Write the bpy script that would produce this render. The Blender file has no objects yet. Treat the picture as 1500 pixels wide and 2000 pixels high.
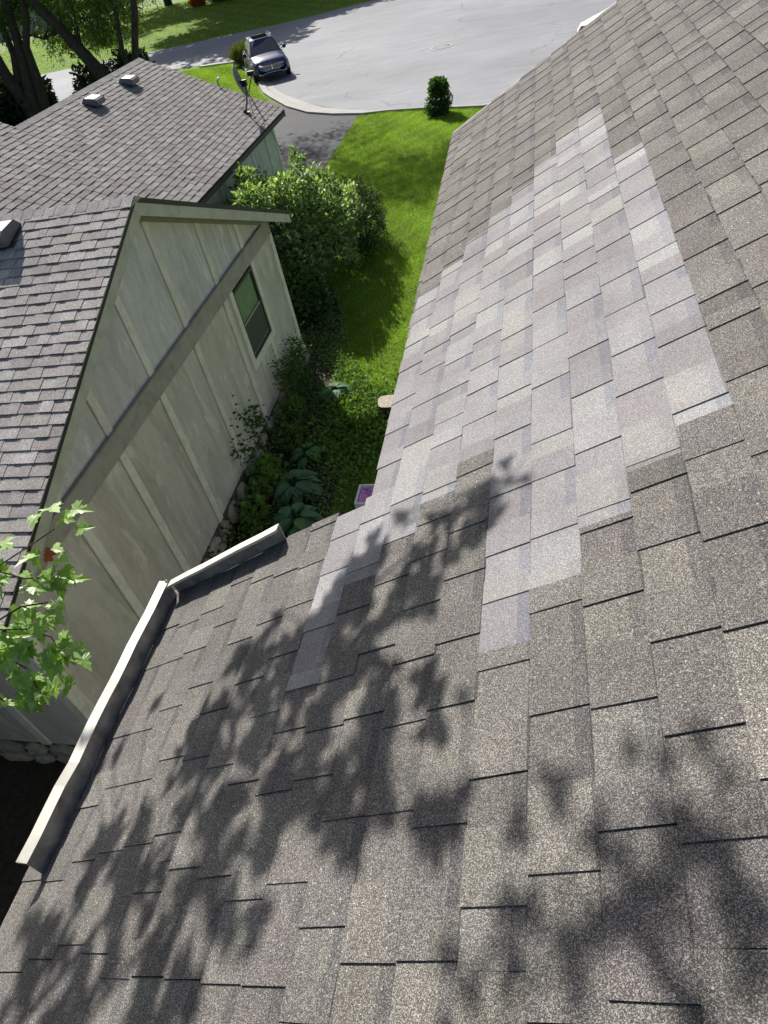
import bpy, bmesh, math, random
import numpy as np
from mathutils import Matrix, Vector
random.seed(7)
RNG = np.random.default_rng(11)
SC = bpy.context.scene
COL = SC.collection

# ------------------------------------------------------------------ camera
R0 = ((0.971581, 0.158400, -0.175895), (-0.016530, -0.695878, -0.717970), (-0.236128, 0.700474, -0.673483))
FPX = 1327.95
cam_d = bpy.data.cameras.new('camera')
cam = bpy.data.objects.new('camera', cam_d)
COL.objects.link(cam)
cam.matrix_world = Matrix(((R0[0][0], -R0[1][0], -R0[2][0], 0), (R0[0][1], -R0[1][1], -R0[2][1], 0),
                           (R0[0][2], -R0[1][2], -R0[2][2], 7.0), (0, 0, 0, 1)))
cam_d.sensor_fit = 'VERTICAL'
cam_d.sensor_height = 36.0
cam_d.lens = FPX / 2000 * 36.0
cam_d.clip_start = 0.05
cam_d.clip_end = 2000
SC.camera = cam

# ------------------------------------------------------------------ light
SUN = np.array([-0.72, 1.2, 1.0])            # towards the sun, per metre of height
sel = math.atan2(1.0, math.hypot(0.72, 1.2))
saz = math.atan2(-0.72, 1.2)
world = bpy.data.worlds.new('World')
SC.world = world
world.use_nodes = True
wn = world.node_tree
bg = wn.nodes['Background']
sky = wn.nodes.new('ShaderNodeTexSky')
sky.sky_type = 'NISHITA'
sky.sun_disc = False
sky.sun_elevation = sel
sky.sun_rotation = saz
sky.air_density = 0.85
sky.dust_density = 2.2
sky.ozone_density = 0.8
wn.links.new(sky.outputs[0], bg.inputs[0])
bg.inputs[1].default_value = 0.07
sun_d = bpy.data.lights.new('sun', 'SUN')
sun_d.energy = 5.0
sun_d.angle = math.radians(0.53)
sun_d.color = (1.0, 0.965, 0.905)
sun = bpy.data.objects.new('sun', sun_d)
COL.objects.link(sun)
sun.rotation_euler = Vector(SUN).to_track_quat('Z', 'Y').to_euler()
SC.view_settings.view_transform = 'Standard'
SC.view_settings.look = 'None'
SC.view_settings.exposure = 0.62
SC.view_settings.gamma = 1.0
SC.render.engine = 'CYCLES'
SC.cycles.max_bounces = 6
SC.cycles.transparent_max_bounces = 6
SC.cycles.use_denoising = True


# ------------------------------------------------------------------ helpers
def rnd(a, b): return random.uniform(a, b)


def tag(o, label=None, cat=None, group=None, kind=None):
    if label: o['label'] = label
    if cat: o['category'] = cat
    if group: o['group'] = group
    if kind: o['kind'] = kind
    return o


def thing(name, loc, label, cat, group=None):
    o = bpy.data.objects.new(name, None)
    o.empty_display_size = 0.2
    COL.objects.link(o)
    o.location = loc
    return tag(o, label, cat, group)


def origin_of(p):
    v = Vector((0, 0, 0))
    while p is not None:
        v = v + Vector(p.location)
        p = p.parent
    return v


def link(name, me, parent=None, mat=None):
    o = bpy.data.objects.new(name, me)
    COL.objects.link(o)
    if mat is not None and not me.materials:
        me.materials.append(mat)
    o.parent = parent
    return o


def mesh_np(name, verts, faces, tint=None, smooth=False):
    """verts (n,3), faces (m,k) with k = 3 or 4, tint (m,3)"""
    verts = np.asarray(verts, np.float32)
    faces = np.asarray(faces, np.int32)
    me = bpy.data.meshes.new(name)
    m, k = faces.shape
    me.vertices.add(len(verts))
    me.vertices.foreach_set('co', verts.ravel())
    me.loops.add(m * k)
    me.loops.foreach_set('vertex_index', faces.ravel())
    me.polygons.add(m)
    me.polygons.foreach_set('loop_start', np.arange(0, m * k, k, dtype=np.int32))
    if smooth:
        me.polygons.foreach_set('use_smooth', np.ones(m, bool))
    me.update(calc_edges=True)
    if tint is not None:
        a = me.attributes.new('tint', 'FLOAT_COLOR', 'FACE')
        t = np.ones((m, 4), np.float32)
        t[:, :3] = tint
        a.data.foreach_set('color', t.ravel())
    return me


class MB:
    """collects shapes in world space; build() links them as one mesh object"""
    def __init__(self):
        self.v, self.f, self.c = [], [], []
        self.tint = (1, 1, 1)

    def poly(self, pts, faces, col=None):
        b = len(self.v)
        self.v.extend([tuple(p) for p in pts])
        for f in faces:
            self.f.append([b + i for i in f])
            self.c.append(col or self.tint)

    def box(self, a, b, col=None):
        x0, y0, z0 = a; x1, y1, z1 = b
        p = [(x0, y0, z0), (x1, y0, z0), (x1, y1, z0), (x0, y1, z0), (x0, y0, z1), (x1, y0, z1), (x1, y1, z1), (x0, y1, z1)]
        self.hexa(p, col)

    def hexa(self, p, col=None):
        self.poly(p, [(3, 2, 1, 0), (4, 5, 6, 7), (0, 1, 5, 4), (1, 2, 6, 5), (2, 3, 7, 6), (3, 0, 4, 7)], col)

    def bar(self, a, b, w, t, up=(0, 0, 1), col=None):
        a, b, up = Vector(a), Vector(b), Vector(up)
        d = (b - a).normalized()
        s = d.cross(up).normalized(); n = s.cross(d).normalized()
        p = [a - s * w / 2 - n * t / 2, a + s * w / 2 - n * t / 2, b + s * w / 2 - n * t / 2, b - s * w / 2 - n * t / 2,
             a - s * w / 2 + n * t / 2, a + s * w / 2 + n * t / 2, b + s * w / 2 + n * t / 2, b - s * w / 2 + n * t / 2]
        self.hexa(p, col)

    def tube(self, pts, rad, seg=8, col=None, cap=True):
        pts = [Vector(p) for p in pts]
        if not hasattr(rad, '__len__'): rad = [rad] * len(pts)
        b = len(self.v); ref = None
        for i, p in enumerate(pts):
            d = (pts[min(i + 1, len(pts) - 1)] - pts[max(i - 1, 0)]).normalized()
            if ref is None:
                ref = d.orthogonal().normalized()
            ref = (ref - d * ref.dot(d)).normalized()
            w = d.cross(ref)
            for k in range(seg):
                a = 2 * math.pi * k / seg
                self.v.append(tuple(p + (ref * math.cos(a) + w * math.sin(a)) * rad[i]))
        for i in range(len(pts) - 1):
            for k in range(seg):
                k2 = (k + 1) % seg
                self.f.append([b + i * seg + k, b + i * seg + k2, b + (i + 1) * seg + k2, b + (i + 1) * seg + k])
                self.c.append(col or self.tint)
        if cap:
            self.f.append([b + k for k in range(seg)][::-1]); self.c.append(col or self.tint)
            self.f.append([b + (len(pts) - 1) * seg + k for k in range(seg)]); self.c.append(col or self.tint)

    def lathe(self, prof, c, axis=(0, 0, 1), seg=24, col=None):
        q = Vector((0, 0, 1)).rotation_difference(Vector(axis))
        b = len(self.v)
        for r, z in prof:
            for k in range(seg):
                a = 2 * math.pi * k / seg
                self.v.append(tuple(Vector(c) + q @ Vector((r * math.cos(a), r * math.sin(a), z))))
        for i in range(len(prof) - 1):
            for k in range(seg):
                k2 = (k + 1) % seg
                self.f.append([b + i * seg + k, b + i * seg + k2, b + (i + 1) * seg + k2, b + (i + 1) * seg + k])
                self.c.append(col or self.tint)
        for i in (0, len(prof) - 1):
            if prof[i][0] > 1e-4:
                ring = [b + i * seg + k for k in range(seg)]
                self.f.append(ring[::-1] if i == 0 else ring); self.c.append(col or self.tint)

    def build(self, name, mat, parent=None, smooth=False, bevel=0, kind=None, label=None, M=None):
        me = bpy.data.meshes.new(name)
        o0 = origin_of(parent)
        vs = [M @ Vector(p) for p in self.v] if M is not None else [Vector(p) - o0 for p in self.v]
        me.from_pydata([tuple(p) for p in vs], [], self.f)
        a = me.attributes.new('tint', 'FLOAT_COLOR', 'FACE')
        t = np.ones((len(self.f), 4), np.float32)
        t[:, :3] = np.array(self.c, np.float32).reshape(-1, 3)
        a.data.foreach_set('color', t.ravel())
        if smooth:
            me.polygons.foreach_set('use_smooth', np.ones(len(me.polygons), bool))
        me.update()
        o = link(name, me, parent, mat)
        if bevel:
            m = o.modifiers.new('bevel', 'BEVEL'); m.width = bevel; m.segments = 2; m.limit_method = 'ANGLE'
        if kind: o['kind'] = kind
        if label: o['label'] = label
        return o


# ------------------------------------------------------------------ materials
def nmat(name):
    m = bpy.data.materials.new(name)
    m.use_nodes = True
    nt = m.node_tree
    b = nt.nodes['Principled BSDF']
    return m, nt, b


def N(nt, t, **kw):
    n = nt.nodes.new(t)
    for k, v in kw.items():
        if k in n.inputs: n.inputs[k].default_value = v
        else: setattr(n, k, v)
    return n


def L(nt, a, b): nt.links.new(a, b)


def pos(nt): return N(nt, 'ShaderNodeNewGeometry').outputs['Position']


def noise(nt, scale, detail=4, rough=0.55, vec=None, dist=0.0):
    n = N(nt, 'ShaderNodeTexNoise')
    n.inputs['Scale'].default_value = scale; n.inputs['Detail'].default_value = detail
    n.inputs['Roughness'].default_value = rough; n.inputs['Distortion'].default_value = dist
    L(nt, vec if vec is not None else pos(nt), n.inputs['Vector'])
    return n.outputs['Fac']


def vscale(nt, v, s):
    m = N(nt, 'ShaderNodeVectorMath', operation='MULTIPLY')
    L(nt, v, m.inputs[0]); m.inputs[1].default_value = s
    return m.outputs[0]


def mr(nt, x, a, b, c, d):
    m = N(nt, 'ShaderNodeMapRange')
    L(nt, x, m.inputs[0])
    for i, v in enumerate((a, b, c, d)): m.inputs[i + 1].default_value = v
    return m.outputs[0]


def mix(nt, f, a, b, blend='MIX'):
    m = N(nt, 'ShaderNodeMix', data_type='RGBA', blend_type=blend)
    if hasattr(f, 'links'): L(nt, f, m.inputs[0])
    else: m.inputs[0].default_value = f
    for s, v in ((m.inputs[6], a), (m.inputs[7], b)):
        if hasattr(v, 'links'): L(nt, v, s)
        else: s.default_value = (*v, 1) if len(v) == 3 else v
    return m.outputs[2]


def mul(nt, a, b):
    m = N(nt, 'ShaderNodeMath', operation='MULTIPLY')
    for s, v in ((m.inputs[0], a), (m.inputs[1], b)):
        if hasattr(v, 'links'): L(nt, v, s)
        else: s.default_value = v
    return m.outputs[0]


def gray(nt, v):
    c = N(nt, 'ShaderNodeCombineColor')
    for i in range(3): L(nt, v, c.inputs[i])
    return c.outputs[0]


def bump(nt, b, h, strength=0.3, dist=0.01, prev=None):
    n = N(nt, 'ShaderNodeBump')
    n.inputs['Strength'].default_value = strength; n.inputs['Distance'].default_value = dist
    L(nt, h, n.inputs['Height'])
    if prev is not None: L(nt, prev, n.inputs['Normal'])
    L(nt, n.outputs[0], b.inputs['Normal'])
    return n.outputs[0]


def attr(nt, name='tint'):
    n = N(nt, 'ShaderNodeAttribute'); n.attribute_name = name
    return n.outputs['Color']


def mat_shingle(name, g1, contrast=1.0, fleck=0.0, g2=0.4):
    m, nt, b = nmat(name)
    P = pos(nt)
    col = attr(nt)
    vo = N(nt, 'ShaderNodeTexVoronoi'); vo.inputs['Scale'].default_value = g1
    L(nt, P, vo.inputs['Vector'])
    sp = N(nt, 'ShaderNodeSeparateColor'); L(nt, vo.outputs['Color'], sp.inputs[0])
    pw = N(nt, 'ShaderNodeMath', operation='POWER'); L(nt, sp.outputs[0], pw.inputs[0]); pw.inputs[1].default_value = 3.0
    g = mr(nt, pw.outputs[0], 0, 1, 1 - 0.60 * contrast, 1 + 1.9 * contrast)
    col = mix(nt, 1.0, col, gray(nt, g), 'MULTIPLY')
    # each granule's own hue
    hue = mix(nt, sp.outputs[1], (0.86, 0.96, 1.12), (1.14, 1.02, 0.86))
    col = mix(nt, 0.6, col, hue, 'MULTIPLY')
    n2 = noise(nt, g1 * 0.33, 3, 0.75)
    col = mix(nt, 1.0, col, gray(nt, mr(nt, n2, 0.28, 0.72, 1 - g2, 1 + g2)), 'MULTIPLY')
    n3 = noise(nt, 3.2, 5, 0.6)
    col = mix(nt, 1.0, col, gray(nt, mr(nt, n3, 0.3, 0.7, 0.86, 1.14)), 'MULTIPLY')
    if fleck:
        v2 = N(nt, 'ShaderNodeTexVoronoi'); v2.inputs['Scale'].default_value = 105
        L(nt, P, v2.inputs['Vector'])
        s2 = N(nt, 'ShaderNodeSeparateColor'); L(nt, v2.outputs['Color'], s2.inputs[0])
        a = N(nt, 'ShaderNodeMath', operation='GREATER_THAN'); L(nt, s2.outputs[0], a.inputs[0]); a.inputs[1].default_value = 0.60
        d = N(nt, 'ShaderNodeMath', operation='LESS_THAN'); L(nt, v2.outputs['Distance'], d.inputs[0]); L(nt, mr(nt, s2.outputs[1], 0, 1, 0.06, 0.26), d.inputs[1])
        big = mr(nt, noise(nt, 1.3, 3), 0.42, 0.62, 0, 1)
        f = mul(nt, mul(nt, a.outputs[0], d.outputs[0]), mul(nt, big, fleck))
        col = mix(nt, f, col, (0.56, 0.55, 0.50))
    if name.startswith('newer'):
        sc = mr(nt, noise(nt, 5.5, 8, 0.75, vscale(nt, P, (1.6, 0.7, 1.6)), 1.5), 0.655, 0.72, 0, 0.55)
        col = mix(nt, sc, col, (0.10, 0.095, 0.085))
        sc = mr(nt, noise(nt, 9.0, 6, 0.7, vscale(nt, P, (1.0, 1.3, 1.0)), 0.8), 0.70, 0.74, 0, 0.6)
        col = mix(nt, sc, col, (0.62, 0.61, 0.60))
    L(nt, col, b.inputs['Base Color'])
    b.inputs['Roughness'].default_value = 0.95
    b.inputs['Specular IOR Level'].default_value = 0.22
    h = N(nt, 'ShaderNodeMath', operation='ADD'); L(nt, pw.outputs[0], h.inputs[0]); L(nt, n2, h.inputs[1])
    bump(nt, b, h.outputs[0], 0.55, 0.0022)
    return m


def mat_plain(name, col, rough=0.6, metal=0.0, spec=0.5, nscale=0, namp=0.15, bmp=0, coat=0):
    m, nt, b = nmat(name)
    b.inputs['Roughness'].default_value = rough
    b.inputs['Metallic'].default_value = metal
    b.inputs['Specular IOR Level'].default_value = spec
    if coat: b.inputs['Coat Weight'].default_value = coat; b.inputs['Coat Roughness'].default_value = 0.04
    if nscale:
        n = noise(nt, nscale, 5, 0.6)
        L(nt, mix(nt, 1.0, (*col, 1), gray(nt, mr(nt, n, 0.3, 0.7, 1 - namp, 1 + namp)), 'MULTIPLY'), b.inputs['Base Color'])
        if bmp: bump(nt, b, n, bmp, 0.004)
    else:
        b.inputs['Base Color'].default_value = (*col, 1)
    return m


def mat_leaf(name, gloss=0.45, trans=0.35, use_attr=True, ramp=None, spec=0.4):
    m, nt, b = nmat(name)
    if use_attr:
        col = attr(nt)
    else:
        oi = N(nt, 'ShaderNodeObjectInfo')
        r = N(nt, 'ShaderNodeValToRGB'); L(nt, oi.outputs['Random'], r.inputs[0])
        els = r.color_ramp.elements
        while len(els) < len(ramp): els.new(0.5)
        for e, (p, c) in zip(els, ramp): e.position = p; e.color = (*c, 1)
        col = r.outputs[0]
        col = mix(nt, 1.0, col, gray(nt, mr(nt, noise(nt, 40, 3), 0.3, 0.7, 0.85, 1.15)), 'MULTIPLY')
    L(nt, col, b.inputs['Base Color'])
    b.inputs['Roughness'].default_value = gloss
    b.inputs['Specular IOR Level'].default_value = spec
    tr = N(nt, 'ShaderNodeBsdfTranslucent')
    L(nt, mix(nt, 1.0, col, (1.25, 1.35, 0.55, 1), 'MULTIPLY'), tr.inputs['Color'])
    ms = N(nt, 'ShaderNodeMixShader'); ms.inputs[0].default_value = trans
    L(nt, b.outputs[0], ms.inputs[1]); L(nt, tr.outputs[0], ms.inputs[2])
    L(nt, ms.outputs[0], nt.nodes['Material Output'].inputs['Surface'])
    return m


M = {}
M['shingle_own'] = mat_shingle('weathered_shingle', 680, 0.95, 0.9, 0.20)
M['shingle_new'] = mat_shingle('newer_shingle', 680, 0.5, 0.0, 0.12)
M['shingle_nb'] = mat_shingle('neighbour_shingle', 190, 0.45, 0.0, 0.22)
M['deck'] = mat_plain('roof_felt', (0.02, 0.02, 0.02), 0.95)


def mat_stucco():
    m, nt, b = nmat('stucco')
    P = pos(nt)
    col = attr(nt)
    st = noise(nt, 1.0, 6, 0.62, vscale(nt, P, (1, 3.2, 0.75)), 0.6)
    col = mix(nt, mr(nt, st, 0.42, 0.66, 0, 0.6), col, mix(nt, 1.0, col, (0.62, 0.62, 0.60, 1), 'MULTIPLY'))
    s2 = noise(nt, 1.7, 8, 0.7, vscale(nt, P, (1, 1.6, 0.5)), 1.2)
    col = mix(nt, mr(nt, s2, 0.56, 0.60, 0, 0.75), col, mix(nt, 1.0, col, (1.28, 1.28, 1.24, 1), 'MULTIPLY'))
    s3 = noise(nt, 14, 5, 0.7, vscale(nt, P, (1, 1, 0.35)))
    col = mix(nt, 1.0, col, gray(nt, mr(nt, s3, 0.3, 0.7, 0.9, 1.1)), 'MULTIPLY')
    L(nt, col, b.inputs['Base Color'])
    b.inputs['Roughness'].default_value = 0.9
    b.inputs['Specular IOR Level'].default_value = 0.2
    bump(nt, b, noise(nt, 60, 4, 0.7), 0.25, 0.004)
    return m


def mat_wood():
    m, nt, b = nmat('painted_trim')
    P = pos(nt)
    col = attr(nt)
    g = noise(nt, 9, 6, 0.65, vscale(nt, P, (1, 0.5, 0.5)), 0.4)
    col = mix(nt, mr(nt, g, 0.45, 0.68, 0, 0.55), col, mix(nt, 1.0, col, (0.58, 0.57, 0.54, 1), 'MULTIPLY'))
    L(nt, col, b.inputs['Base Color'])
    b.inputs['Roughness'].default_value = 0.75
    b.inputs['Specular IOR Level'].default_value = 0.3
    bump(nt, b, noise(nt, 40, 5, 0.7, vscale(nt, P, (1, 0.25, 1))), 0.2, 0.004)
    return m


M['stucco'] = mat_stucco()
M['trim'] = mat_wood()


def mat_stone():
    m, nt, b = nmat('fieldstone')
    oi = N(nt, 'ShaderNodeObjectInfo')
    r = N(nt, 'ShaderNodeValToRGB'); L(nt, oi.outputs['Random'], r.inputs[0])
    e = r.color_ramp.elements; e.new(0.35); e.new(0.7)
    for q, (p, c) in zip(e, ((0, (0.30, 0.25, 0.17)), (0.35, (0.36, 0.33, 0.27)), (0.7, (0.42, 0.36, 0.25)), (1, (0.25, 0.23, 0.20)))):
        q.position = p; q.color = (*c, 1)
    n = noise(nt, 7, 8, 0.7, None, 1.0)
    col = mix(nt, mr(nt, n, 0.45, 0.65, 0, 0.8), r.outputs[0], (0.45, 0.43, 0.38))
    col = mix(nt, mr(nt, noise(nt, 22, 5, 0.7), 0.52, 0.7, 0, 0.7), col, (0.16, 0.13, 0.09))
    L(nt, col, b.inputs['Base Color'])
    b.inputs['Roughness'].default_value = 0.9
    bump(nt, b, noise(nt, 18, 8, 0.7), 0.6, 0.02)
    return m


M['stone'] = mat_stone()
M['mortar'] = mat_plain('mortar', (0.10, 0.09, 0.075), 0.95, nscale=20)


def mat_grass_ground():
    m, nt, b = nmat('lawn_soil')
    P = pos(nt)
    n1 = noise(nt, 0.35, 5, 0.6)
    n2 = noise(nt, 5.0, 6, 0.7)
    n3 = noise(nt, 55, 4, 0.75)
    col = mix(nt, mr(nt, n1, 0.35, 0.65, 0, 1), (0.115, 0.205, 0.018), (0.15, 0.245, 0.024))
    col = mix(nt, mr(nt, n2, 0.4, 0.68, 0, 0.75), col, (0.185, 0.255, 0.040))
    col = mix(nt, mr(nt, n3, 0.35, 0.6, 0.7, 0.0), col, (0.030, 0.060, 0.008))
    L(nt, col, b.inputs['Base Color'])
    b.inputs['Roughness'].default_value = 0.85
    b.inputs['Specular IOR Level'].default_value = 0.15
    bump(nt, b, n3, 0.7, 0.04)
    return m


M['ground'] = mat_grass_ground()


def mat_asphalt(name, base, crack=0.5, seam=True, warm=(1, 1, 1)):
    m, nt, b = nmat(name)
    P = pos(nt)
    n1 = noise(nt, 0.12, 5, 0.6)
    n2 = noise(nt, 0.9, 7, 0.7, vscale(nt, P, (0.35, 1.6, 1)), 0.6)
    n3 = noise(nt, 60, 3, 0.7)
    c = tuple(base * w for w in warm)
    col = mix(nt, mr(nt, n1, 0.35, 0.65, 0, 1), tuple(x * 0.84 for x in c), tuple(x * 1.1 for x in c))
    col = mix(nt, 1.0, col, gray(nt, mr(nt, n2, 0.3, 0.7, 0.90, 1.10)), 'MULTIPLY')
    col = mix(nt, 1.0, col, gray(nt, mr(nt, n3, 0.3, 0.7, 0.85, 1.15)), 'MULTIPLY')
    if crack:
        dv = N(nt, 'ShaderNodeTexNoise'); dv.inputs['Scale'].default_value = 0.5; dv.inputs['Detail'].default_value = 6
        L(nt, P, dv.inputs['Vector'])
        ad = N(nt, 'ShaderNodeVectorMath', operation='MULTIPLY_ADD')
        L(nt, dv.outputs['Color'], ad.inputs[0]); ad.inputs[1].default_value = (3, 3, 0); L(nt, P, ad.inputs[2])
        vo = N(nt, 'ShaderNodeTexVoronoi'); vo.feature = 'DISTANCE_TO_EDGE'; vo.inputs['Scale'].default_value = 0.16
        L(nt, ad.outputs[0], vo.inputs['Vector'])
        ln = mr(nt, vo.outputs['Distance'], 0.0, 0.016, 1, 0)
        brk = mr(nt, noise(nt, 0.25, 4), 0.45, 0.6, 0, 1)
        col = mix(nt, mul(nt, mul(nt, ln, brk), crack), col, tuple(x * 0.45 for x in c))
    L(nt, col, b.inputs['Base Color'])
    b.inputs['Roughness'].default_value = 0.85
    b.inputs['Specular IOR Level'].default_value = 0.3
    bump(nt, b, n3, 0.4, 0.01)
    return m


M['asphalt'] = mat_asphalt('street_asphalt', 0.25, 0.6, warm=(0.97, 0.99, 1.05))
M['driveway'] = mat_asphalt('driveway_asphalt', 0.042, 0.6, warm=(0.92, 0.98, 1.12))
M['concrete'] = mat_asphalt('kerb_concrete', 0.34, 0.3, warm=(1.03, 1.0, 0.93))
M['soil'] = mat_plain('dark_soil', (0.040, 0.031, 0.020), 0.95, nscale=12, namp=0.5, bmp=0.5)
M['leaf'] = mat_leaf('leaf', 0.5, 0.42, spec=0.3)
M['leaf_dull'] = mat_leaf('leaf_dull', 0.7, 0.25, spec=0.2)
M['leaf_needle'] = mat_leaf('leaf_needle', 0.7, 0.1, spec=0.2)
M['grass'] = mat_leaf('grass_blade', 0.8, 0.4, spec=0.05)
M['maple'] = mat_leaf('maple_leaf', 0.40, 0.36, False, [(0, (0.17, 0.30, 0.06)), (0.55, (0.28, 0.43, 0.11)), (0.975, (0.33, 0.48, 0.18)), (1, (0.48, 0.50, 0.05))])
M['maple_red'] = mat_plain('dry_leaf', (0.42, 0.09, 0.03), 0.6)
M['hosta'] = mat_leaf('hosta_leaf', 0.6, 0.2, spec=0.2)


def mat_bark(name='bark', base=(0.045, 0.036, 0.028)):
    m, nt, b = nmat(name)
    P = pos(nt)
    n = noise(nt, 6, 7, 0.7, vscale(nt, P, (2.2, 2.2, 0.5)), 0.4)
    L(nt, mix(nt, mr(nt, n, 0.35, 0.68, 0, 1), tuple(x * 0.45 for x in base), tuple(x * 1.7 for x in base)), b.inputs['Base Color'])
    b.inputs['Roughness'].default_value = 0.95
    bump(nt, b, n, 0.9, 0.05)
    return m


M['bark'] = mat_bark()
M['twig'] = mat_plain('twig', (0.10, 0.05, 0.03), 0.8)
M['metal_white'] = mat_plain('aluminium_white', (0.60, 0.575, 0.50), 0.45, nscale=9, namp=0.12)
M['guard_inner'] = mat_plain('guard_inside_shade_dirt', (0.30, 0.285, 0.25), 0.7, nscale=16, namp=0.4)  # shade as well as dirt is mixed into this inner face colour
M['metal_brown'] = mat_plain('brown_fascia', (0.055, 0.045, 0.040), 0.6, nscale=8, namp=0.25)
M['dripedge'] = mat_plain('drip_edge_dark', (0.020, 0.018, 0.016), 0.6)
M['vent'] = mat_plain('galvanised_vent', (0.14, 0.147, 0.16), 0.4, 0.3, nscale=14, namp=0.12)
M['flash'] = mat_plain('flashing_sheet', (0.10, 0.10, 0.11), 0.6)
M['vent_dark'] = mat_plain('vent_mesh', (0.03, 0.03, 0.03), 0.8)
M['dish'] = mat_plain('dish_grey', (0.15, 0.172, 0.168), 0.5, nscale=10)
M['black'] = mat_plain('black_plastic', (0.012, 0.012, 0.013), 0.5)
M['glass'] = mat_plain('window_glass', (0.015, 0.02, 0.022), 0.05, 0, 0.7)
M['curtain'] = mat_plain('curtain_teal', (0.44, 0.53, 0.49), 0.85, nscale=6, namp=0.15)
M['screen'] = mat_plain('insect_screen', (0.055, 0.058, 0.066), 0.55, nscale=90, namp=0.25)
M['winframe'] = mat_plain('bronze_frame', (0.042, 0.026, 0.022), 0.45)
M['alum'] = mat_plain('aluminium', (0.45, 0.45, 0.47), 0.35, 0.7)
M['paint'] = mat_plain('car_paint_blue', (0.007, 0.022, 0.10), 0.3, 0.0, 0.15, coat=0.3)
M['carglass'] = mat_plain('car_glass', (0.012, 0.018, 0.022), 0.03, 0, 0.8, coat=0.5)
M['chrome'] = mat_plain('chrome', (0.75, 0.76, 0.78), 0.12, 1.0)
M['tyre'] = mat_plain('tyre', (0.015, 0.015, 0.015), 0.85)
M['plate'] = mat_plain('plate_red', (0.10, 0.02, 0.02), 0.5)
M['lamp'] = mat_plain('head_lamp', (0.55, 0.58, 0.62), 0.08, 0.2, 0.8, coat=1.0)
M['vanwhite'] = mat_plain('van_white', (0.80, 0.81, 0.82), 0.25, 0, 0.5, coat=0.6)
M['tail'] = mat_plain('tail_lamp', (0.45, 0.02, 0.015), 0.2)
M['teal'] = mat_plain('teal_glass', (0.10, 0.18, 0.19), 0.12, 0, 0.7)
M['logend'] = mat_plain('log_end', (0.34, 0.29, 0.23), 0.85, nscale=15, namp=0.3)
M['pink'] = mat_plain('pink_cloth', (0.60, 0.26, 0.55), 0.7, nscale=18, namp=0.5)
M['pinkrim'] = mat_plain('pale_frame', (0.62, 0.58, 0.70), 0.5)


# ------------------------------------------------------------------ setting: ground, street, driveway, kerb
def sheet(name, pts, z, mat, label=None):
    me = bpy.data.meshes.new(name)
    bm = bmesh.new()
    vs = [bm.verts.new((x, y, z)) for x, y in pts]
    f = bm.faces.new(vs)
    if f.normal.z < 0: f.normal_flip()
    bmesh.ops.triangulate(bm, faces=[f])
    bm.to_mesh(me); bm.free()
    o = link(name, me, None, mat)
    o['kind'] = 'structure'
    if label: o['label'] = label
    return o


sheet('lawn', [(-420, -60), (420, -60), (420, 700), (-420, 700)], 0.0, M['ground'], 'green lawn running between the houses and across the street')
near_edge = [(-18.4, 49.2), (-15.9, 44.5), (-13.3, 38.9), (-12.2, 37.0), (-10.5, 34.6), (-8.65, 32.6), (-7.1, 31.5), (-6.1, 31.15), (-4.6, 30.6), (-3.3, 30.0), (-2.3, 29.6), (4, 29.9), (12, 32), (20, 38), (25, 47), (25, 58), (18, 69), (6, 72)]
far_edge = [(-13.2, 65.4), (-19.3, 62.9), (-24, 62.2), (-31.5, 61.2), (-42.5, 60.8), (-60, 60.0), (-140, 58)]
left_edge = [(-140, 44.0), (-45, 44.6), (-33, 46.0), (-29.8, 47.4), (-25, 51.2), (-21.8, 50.5)]
sheet('street', near_edge + far_edge + left_edge, 0.006, M['asphalt'], 'pale grey asphalt cul-de-sac with hairline cracks')
sheet('driveway', [(-7.42, 31.15), (-8.65, 31.75), (-10.1, 32.8), (-11.6, 34.6), (-13.2, 36.6), (-13.2, 20.5), (-7.45, 20.5)], 0.010, M['driveway'], 'dark asphalt driveway beside the lawn strip')
sheet('own_driveway', [(-0.5, 29.7), (6.5, 30.4), (6.5, 9.0), (0.8, 9.0)], 0.010, M['concrete'], 'concrete driveway on the far side of the roof')


def kerb():
    mb = MB()
    inner = [(-21.8, 49.6), (-18.9, 48.9), (-16.4, 43.9), (-15.2, 41.5), (-13.9, 38.4), (-13.1, 37.0), (-11.55, 34.5), (-10.1, 32.75), (-8.7, 31.72), (-7.25, 31.0), (-6.15, 30.8), (-4.65, 30.3), (-3.35, 29.7), (-2.2, 29.25), (-.4, 29.3)]
    outer = [(-21.9, 50.5), (-18.4, 49.2), (-15.9, 44.4), (-14.6, 41.7), (-13.3, 38.85), (-12.25, 37.05), (-10.5, 34.6), (-9.55, 33.45), (-8.6, 32.55), (-7.05, 31.5), (-6.08, 31.17), (-4.55, 30.63), (-3.25, 30.03), (-2.2, 29.62), (-.4, 29.68)]
    n = len(inner)
    pts = [];
    for i in range(n):
        a, b = Vector((*inner[i], 0)), Vector((*outer[i], 0))
        m1 = a.lerp(b, 0.35); m2 = a.lerp(b, 0.55)
        pts += [(a.x, a.y, -0.02), (a.x, a.y, 0.085), (m1.x, m1.y, 0.095), (m2.x, m2.y, 0.03), (b.x, b.y, 0.014), (b.x, b.y, -0.02)]
    fs = []
    for i in range(n - 1):
        for k in range(5):
            fs.append((i * 6 + k, i * 6 + k + 1, (i + 1) * 6 + k + 1, (i + 1) * 6 + k))
    mb.poly(pts, fs)
    mb.build('kerb', M['concrete'], kind='structure', label='rolled concrete kerb curving along the street')


kerb()
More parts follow.
